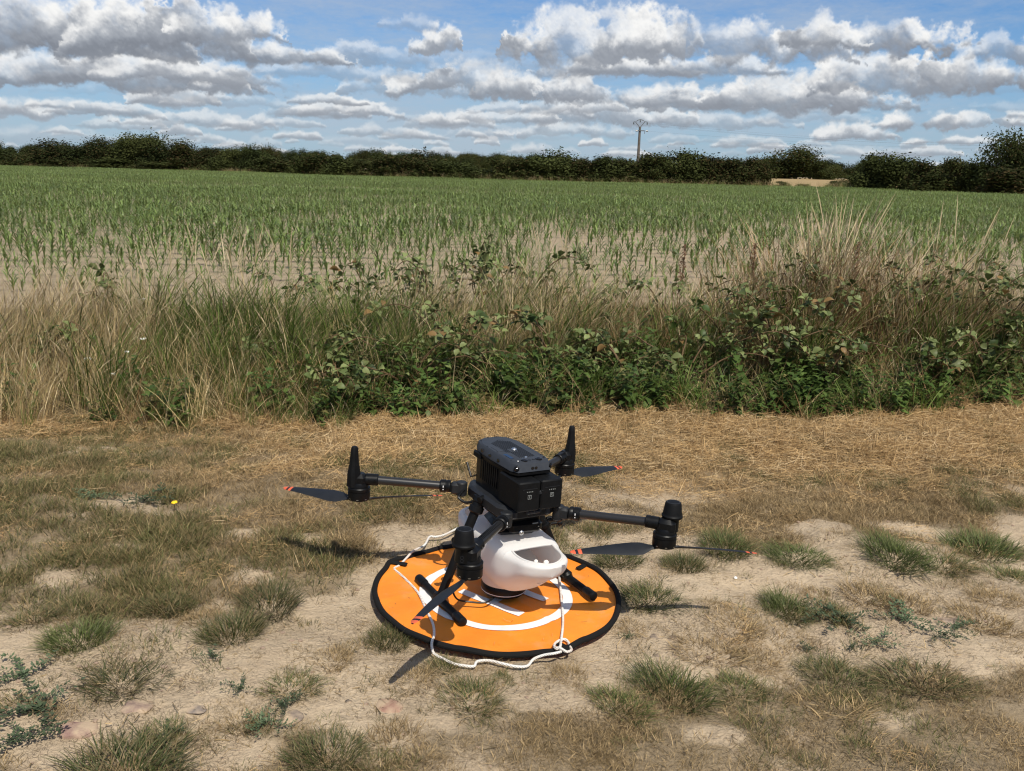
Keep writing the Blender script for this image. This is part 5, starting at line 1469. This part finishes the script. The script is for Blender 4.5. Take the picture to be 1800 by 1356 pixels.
# farther rows: pieces of row, several plants to a piece
def row_piece(seed, L=2.2):
    r = np.random.default_rng(seed); Vs, Fs, Cs, o = [], [], [], 0
    for x in np.arange(-L / 2, L / 2, PS):
        if r.random() < .05: continue
        V, Fq, c = MZ[r.integers(0, 6)]; s = 1.0 + .22 * r.normal(); Vr = rot_z(V * s, r.random() * 6.283) + np.array([x + r.normal(0, .02), r.normal(0, .03), 0])
        Vs.append(Vr); Fs.append(Fq + o); Cs.append(c); o += len(V)
    return np_mesh('maize_row', np.concatenate(Vs), np.concatenate(Fs), G_MAIZE, {'col': np.concatenate(Cs)})
RP = [row_piece(950 + i) for i in range(6)]
HEDGE = [(-95, 160), (-83.6, 155.6), (-61.6, 147), (-32.5, 128.4), (-13.1, 107.5), (.1, 99.5), (12.8, 97.5), (26, 98), (33.8, 95.5), (38.6, 82.2), (42, 71), (47, 55)]
def hedge_y(x): return np.interp(x, [q[0] for q in HEDGE], [q[1] for q in HEDGE])
QX, QY = [], []
y0 = 40.0
while y0 < 160:
    hw = y0 * .60 + 4; x = np.arange(-hw, hw, 2.2); QX.append(x + r_.normal(0, .3, len(x))); QY.append(y0 - .03 * x + 0 * x); y0 += RS
QX = np.concatenate(QX); QY = np.concatenate(QY)
ok = in_view(QX, QY, 120) & (QY < hedge_y(QX) - 1.2); QX, QY = QX[ok], QY[ok]
scatter('maize_far_rows', np.stack([QX, QY, gz(QX, QY)], -1), -.03 + r_.integers(0, 2, len(QX)) * math.pi, 1.12 + .2 * vnoise(QX, QY, .1, 65, 2), r_.integers(0, 6, len(QX)), RP)

# ------------------------------------------------------------------ hedge and trees
BARK = mat('bark', (.075, .058, .042), .9, .15, .3, 8)
def crown_mat(name, dark, light): return leaf_mat(name, dark, light, (.08, .06, .025), .05, None, rough=.75, trans=.16, inst=.30, spec=.06)
CR = [crown_mat('hedge_leaf', (.018, .025, .0075), (.066, .076, .024)), crown_mat('dark_tree_leaf', (.013, .020, .0065), (.044, .054, .018)), crown_mat('light_tree_leaf', (.026, .034, .010), (.085, .092, .030))]
def crown_mesh(seed, m, n=2600, leaf=.20, lobes=9, spiky=.25, base=.0):
    """unit crown: height 1, radius about .5; leaf sized faces on many uneven lobes"""
    r = np.random.default_rng(seed)
    C, Rr = [], []
    for k in range(lobes):
        a = r.random() * 6.283; q = .30 * math.sqrt(r.random()); z = base + .12 + (.66 - base) * r.random()
        C.append((q * math.cos(a) * (1.15 - .5 * z), q * math.sin(a) * (1.15 - .5 * z), z)); Rr.append(.15 + .13 * r.random())
    for k in range(5): C.append((r.normal(0, .20), r.normal(0, .20), base + .12)); Rr.append(.22)
    C = np.array(C); Rr = np.array(Rr)
    i = r.integers(0, len(C), n); d = r.normal(0, 1, (n, 3)); d /= np.linalg.norm(d, axis=1)[:, None]
    sp = (r.random(n) < spiky * .35)
    rad = Rr[i] * (r.random(n) ** .33) * np.where(sp, 1 + .55 * r.random(n), 1 + .10 * r.normal(0, 1, n))
    P = C[i] + d * rad[:, None] * np.array([1, 1, .95]); P[:, 2] = np.where(sp & (d[:, 2] > .2), P[:, 2] + .07 * r.random(n), P[:, 2])
    keep = P[:, 2] > .01; P, i, d = P[keep], i[keep], d[keep]; n = len(P)
    nr = d + r.normal(0, .6, (n, 3)); nr /= np.linalg.norm(nr, axis=1)[:, None]
    t1 = np.cross(nr, r.normal(0, 1, (n, 3))); t1 /= np.linalg.norm(t1, axis=1)[:, None]; t2 = np.cross(nr, t1)
    s = leaf * .28 * (.5 + r.random(n))[:, None]
    V = np.stack([P - t1 * s, P + t2 * s * .6, P + t1 * s, P - t2 * s * .6], 1).reshape(-1, 3)
    Fq = np.arange(n * 4).reshape(-1, 4)
    lob = r.random(len(C))[i]
    col = np.repeat(np.stack([np.clip(.55 * lob + .45 * r.random(n), 0, 1), P[:, 2], r.random(n), np.ones(n)], -1), 4, 0)
    return np_mesh('crown', V, Fq, m, {'col': col})
BUSH = [crown_mesh(1000 + i, CR[(0, 0, 2, 0)[i % 4]], 8500, .085, 13, .75) for i in range(6)]
TREE = [crown_mesh(1020 + i, CR[(1, 0, 2, 1)[i % 4]], 10000, .062, 16, .45, .08) for i in range(5)]
THIN = [crown_mesh(1040 + i, CR[0], 520, .12, 7, .8, .25) for i in range(2)]
def trunk_mesh(seed, rad=.03, top=.7, limbs=5):
    r = np.random.default_rng(seed); m = MB()
    pts = [Vector((0, 0, -.03)), Vector((r.normal(0, .015), r.normal(0, .015), .25)), Vector((r.normal(0, .03), r.normal(0, .03), .5)), Vector((r.normal(0, .05), r.normal(0, .05), top))]
    m.tube(pts, [rad, rad * .8, rad * .55, rad * .2], 7)
    for k in range(limbs):
        z = .12 + .42 * r.random(); a = r.random() * 6.283; L = .22 + .2 * r.random()
        p = pts[0].lerp(pts[3], z / top); q = p + Vector((math.cos(a) * L * .55, math.sin(a) * L * .55, L * .8))
        m.tube([p, p.lerp(q, .5) + Vector((0, 0, .02)), q], [rad * .5, rad * .3, rad * .1], 5)
    return m.mesh('trunk', BARK)
TRK = [trunk_mesh(1060 + i) for i in range(4)]
def tree(px, d, ytop, wpx, meshes, i, name, label, cat, group, base_y=None):
    """column px at distance d; ytop: photographed top, wpx: photographed width"""
    x = colx(px, d); z0 = float(gz(x, d))
    hor = HOR + math.tan(ROLL) * (px - 900)
    topz = CAM_H + (hor - ytop) / F_PX * d * 1.0
    H = topz - z0; W = wpx / F_PX * d
    root = empty(name, (x, d, z0), (i * 2.1) % 6.283); tag(root, label, cat, group)
    for nm, me, sz in (('trunk', TRK[i % 4], (max(W, H * .5), max(W, H * .5), H)), ('crown', meshes[i % len(meshes)], (W * .98, W * .98, H * 1.04))):
        o = bpy.data.objects.new(nm, me); COL.objects.link(o); o.parent = root; o.scale = sz
    return root
def hd(px):
    """distance of the hedge foot in a column of the picture"""
    ds = np.linspace(40, 190, 1500); xs = colx(px, 1.0) * ds; k = np.argmin(np.abs(hedge_y(xs) - ds)); return float(ds[k])
W_ = 'far left wood at the field edge'
T_L = [(8,262,60,'t','dark tree cut off by the left edge of the picture'),(62,256,60,'s','thin see-through tree near the left edge'),(45,272,70,'b','low bush under the thin left tree'),(100,250,76,'t','rounded tree second from the left'),(150,252,62,'t','tree with pointed top right of the rounded left tree'),(192,247,60,'t','tall tree left of the wood centre'),
 (232,243,64,'t','tree left of the highest treetop'),(265,236,72,'t','highest tree of the left wood'),(300,245,64,'t','tree right of the highest treetop'),(328,258,56,'b','bush on the right flank of the left wood'),(356,262,60,'t','grey green tree at the right end of the left wood'),(392,272,52,'b','low bush between wood and dark tree'),
 (420,266,56,'t','tree left of the dark lone one'),(450,259,60,'t','dark tree standing out of the left hedge'),(120,276,90,'b','undergrowth before the rounded left tree'),(215,280,100,'b','bush before the tall left trees'),(300,284,90,'b','bush before the highest trees')]
for i, (px, yt, w, k, lab) in enumerate(T_L):
    d = hd(px) + (4 if k != 'b' else 1.5); tree(px, d, yt - (2 if k != 'b' else 0) + 4 * math.sin(i * 1.9), w * (1.55 if k != 's' else 1.3), {'t': TREE, 'b': BUSH, 's': THIN}[k], i, {'t': 'tree', 'b': 'bush', 's': 'tree'}[k], lab, 'tree' if k != 'b' else 'bush', 'trees of the left wood')
T_H = [(480,278,60,'first hedge bush right of the dark tree'),(515,276,60,'hedge bush with ragged top left of the sprout'),(545,279,50,'small hedge bush before the sprout'),(575,265,54,'hedge bush with a high sprout'),(612,277,56,'hedge bush right of the high sprout'),(650,279,54,'level hedge bush left of middle'),
 (688,278,56,'hedge bush at a left third of the hedge'),(728,268,44,'hedge bush with thin upright shoot'),(765,281,60,'rounded hedge bush left of the far dark tree'),(805,287,56,'low hedge bush before the far dark tree'),(845,288,56,'lowest part of the hedge'),(885,284,54,'hedge bush left of the twiggy one'),
 (920,277,50,'twiggy hedge bush in the middle'),(960,271,62,'hedge bush with the high middle top'),(995,276,56,'hedge bush right of the middle top'),(1035,277,58,'broad hedge bush left of the pole'),(1075,274,56,'hedge bush just left of the power pole'),(1110,278,54,'hedge bush at the foot of the power pole'),
 (1148,277,50,'hedge bush right of the power pole'),(1178,267,52,'hedge bush with spreading twigs right of the pole'),(1215,274,54,'dark hedge bush right of the twigs'),(1255,271,56,'hedge bush left of the round tree group'),(1300,272,56,'ragged hedge bush near the gap'),(1330,282,60,'last hedge bush left of the stubble gap')]
for i, (px, yt, w, lab) in enumerate(T_H):
    tree(px, hd(px) + 1.2, yt - 3 + (5 * math.sin(i * 2.7)), w * (1.7 if px < 1320 else 1.1), BUSH, i + 3, 'hedge_bush', lab, 'bush', 'bushes of the hedge behind the field')
T_R = [(1400,258,92,258,'t','round tree standing behind the gap'),(1362,276,60,262,'b','bush on the left of the round tree'),(1442,282,40,256,'b','small bush on the right of the round tree'),
 (1512,302,40,97,'b','low bush at the right side of the gap'),(1545,272,76,93,'b','left bush of the dark right group'),(1590,268,84,90,'b','high bush of the dark right group'),(1635,273,76,87,'b','bush with spread twigs in the right group'),(1685,277,70,83,'b','bush left of the big right tree'),
 (1720,284,60,81,'b','low bush at the foot of the big right tree'),(1765,238,88,79,'t','big tree rising at the right edge'),(1808,232,90,77,'t','tree cut off by the right edge of the picture'),(1790,290,110,73,'b','dark bush under the right edge trees'),(1655,300,90,84,'b','dense undergrowth of the right group')]
T_R += [(1376,318,26,101,'b','knee high shrub at the left foot of the stubble gap'),(1415,323,30,103,'b','lowest shrub before the stubble field'),(1478,315,34,100,'b','small shrub on the right of the stubble field'),(1462,290,44,330,'t','far tree seen over the stubble field'),(1490,287,50,340,'t','far tree beside the right dark group')]
for i, (px, yt, w, d, k, lab) in enumerate(T_R):
    tree(px, d, yt, w * 1.3, {'t': TREE, 'b': BUSH}[k], i + 1, {'t': 'tree', 'b': 'bush'}[k], lab, 'tree' if k == 't' else 'bush', 'trees and bushes on the right field edge')
tree(820, 230, 278, 44, TREE, 0, 'tree', 'small dark round tree far behind the low hedge', 'tree', 'lone trees behind the hedge')
tree(762, 220, 278, 66, TREE, 1, 'tree', 'flat topped tree behind the hedge left of the far dark one', 'tree', 'lone trees behind the hedge')
tree(1165, 170, 274, 60, TREE, 2, 'tree', 'tree behind the hedge right of the power pole', 'tree', 'lone trees behind the hedge')
tree(880, 240, 284, 40, TREE, 3, 'tree', 'small far tree right of the far dark one', 'tree', 'lone trees behind the hedge')
# distant woods
r_ = np.random.default_rng(44); n = 900
wx = r_.uniform(-700, 800, n); wy = 620 + r_.normal(0, 40, n) + .05 * wx
scatter('distant_woods', np.stack([wx, wy, gz(wx, wy) - 1.0], -1), r_.random(n) * 6.283, 8 + 5 * r_.random(n), r_.integers(0, 5, n), TREE)
# grass strip and weeds along the hedge foot
hx = r_.uniform(-95, 45, 2600); hy = hedge_y(hx) - .9 + r_.normal(0, .5, 2600)
scatter('hedge_foot_grass', np.stack([hx, hy, gz(hx, hy)], -1), r_.random(2600) * 6.283, .5 + .7 * r_.random(2600), r_.integers(0, 8, 2600), TGm + TDm)
# stubble field seen through the gap
def _stub(b, p, co):
    n = b.noise(co, .35, 6, .65); c = b.mix(b.mr(n, .3, .7), (.36, .265, .135), (.28, .20, .10)); b.put(p.inputs['Base Color'], c); p.inputs['Roughness'].default_value = .9
stub_m = mat('stubble', (.5, .36, .17), .9, .1, fn=_stub)
sx_ = np.linspace(26, 110, 30); sy_ = np.linspace(108, 330, 40); SX, SY = np.meshgrid(sx_, sy_); SX = SX + (SY - 108) * .20
SZ = gz(SX, SY) + .012 + .30 * sstep(118, 300, SY)
ii = np.arange(SX.size).reshape(SX.shape)
sf = bpy.data.objects.new('stubble_field', np_mesh('stubble_field', np.stack([SX, SY, SZ], -1).reshape(-1, 3), np.stack([ii[:-1, :-1], ii[:-1, 1:], ii[1:, 1:], ii[1:, :-1]], -1).reshape(-1, 4), stub_m, smooth=True)); COL.objects.link(sf); tag(sf, kind='structure')

# ------------------------------------------------------------------ power pole and line
conc = mat('weathered_wood_pole', (.12, .105, .09), .9, .2, .2, 3)
iron = mat('galvanised_iron', (.10, .105, .11), .55, .4)
glassi = mat('insulator', (.05, .055, .05), .3, .6)
PD = 112.0; ppx = colx(1121, PD, 285)
hor = HOR + math.tan(ROLL) * 223
HP = CAM_H + (hor - 228) / F_PX * PD
pole = empty('power_pole', (ppx, PD, 0)); tag(pole, 'lone power pole with wishbone top rising behind the hedge', 'power pole')
m = MB(); m.cyl((0, 0, -.2), (.06, 0, HP), .20, .13, 12); m.build('post', conc, pole)
k_ = PD / F_PX
m = MB()
zt_ = HP + 8.5 * k_
m.tube([(.06, 0, HP - .1), (.06 - 8 * k_, 0, zt_ - .05), (.06 - 4 * k_, 0, zt_ + 2.2 * k_), (.06, 0, zt_ + 3.2 * k_), (.06 + 4 * k_, 0, zt_ + 2.4 * k_), (.06 + 8 * k_, 0, zt_), (.06, 0, HP - .1)], .040, 6)
m.tube([(.06 - 8 * k_, 0, zt_ - .05), (.06 - 10.5 * k_, 0, zt_ - .5 * k_)], .035, 6); m.tube([(.06 + 8 * k_, 0, zt_), (.06 + 12 * k_, 0, zt_ - .6 * k_)], .035, 6)
m.build('wishbone_arm', iron, pole)
INS = [(.06 - 10.8 * k_, zt_ - .5 * k_), (.06, zt_ + 3 * k_), (.06 + 12 * k_, zt_ - .6 * k_)]
for (x, z) in INS:
    m = MB(); m.cyl((x, 0, z), (x, 0, z - 2.0 * k_), .03, n=6)
    for q in range(3): m.lathe([(.07, 0), (.05, .07)], 10, (x, 0, z - (2.2 + q * 1.1) * k_))
    m.build('insulator', glassi, pole)
m = MB(); zc = HP - 6.6 * k_; m.box((.06 + 1.5 * k_, -.16, zc), (13 * k_, .10, .10)); m.build('cross_arm', iron, pole)
for x in (-5.5, 12.0):
    m = MB(); m.cyl((.06 + (x - 2.0) * k_, -.16, zc), (.06 + (x + 1.6) * k_, -.16, zc - .5 * k_), .075, n=8); m.build('insulator', glassi, pole)
m = MB(); m.tube([(.06 + 7 * k_, -.16, zc), (.06 + 8.5 * k_, -.16, zc - 1.2 * k_), (.06 + 7.5 * k_, -.16, zc - 5 * k_)], .03, 5); m.build('drop_lead', iron, pole)
wire_m = mat('power_wire', (.05, .05, .055), .5, .4)
for (a, z, sag, lab) in ((INS[0], INS[0][1] - 4.3 * k_, 1.5, 'power line wire from the left arm of the pole'), (INS[1], INS[1][1] - 4.3 * k_, 1.5, 'power line wire from the middle of the pole top'), (INS[2], INS[2][1] - 4.3 * k_, 1.5, 'power line wire from the right arm of the pole'), ((.06 + 13.6 * k_, 0), zc - .5 * k_, 1.2, 'lower power wire running right from the cross arm')):
    pts = []
    for t in np.linspace(0, 1, 16):
        q = Vector((ppx + a[0], PD, z)).lerp(Vector((ppx + 96, PD + 46, z + 1.4)), t); q.z -= sag * 4 * t * (1 - t); pts.append(q)
    m = MB(); m.tube(pts, .004, 5); o = m.build('power_wire', wire_m); tag(o, lab, 'wire', 'wires of the power line')
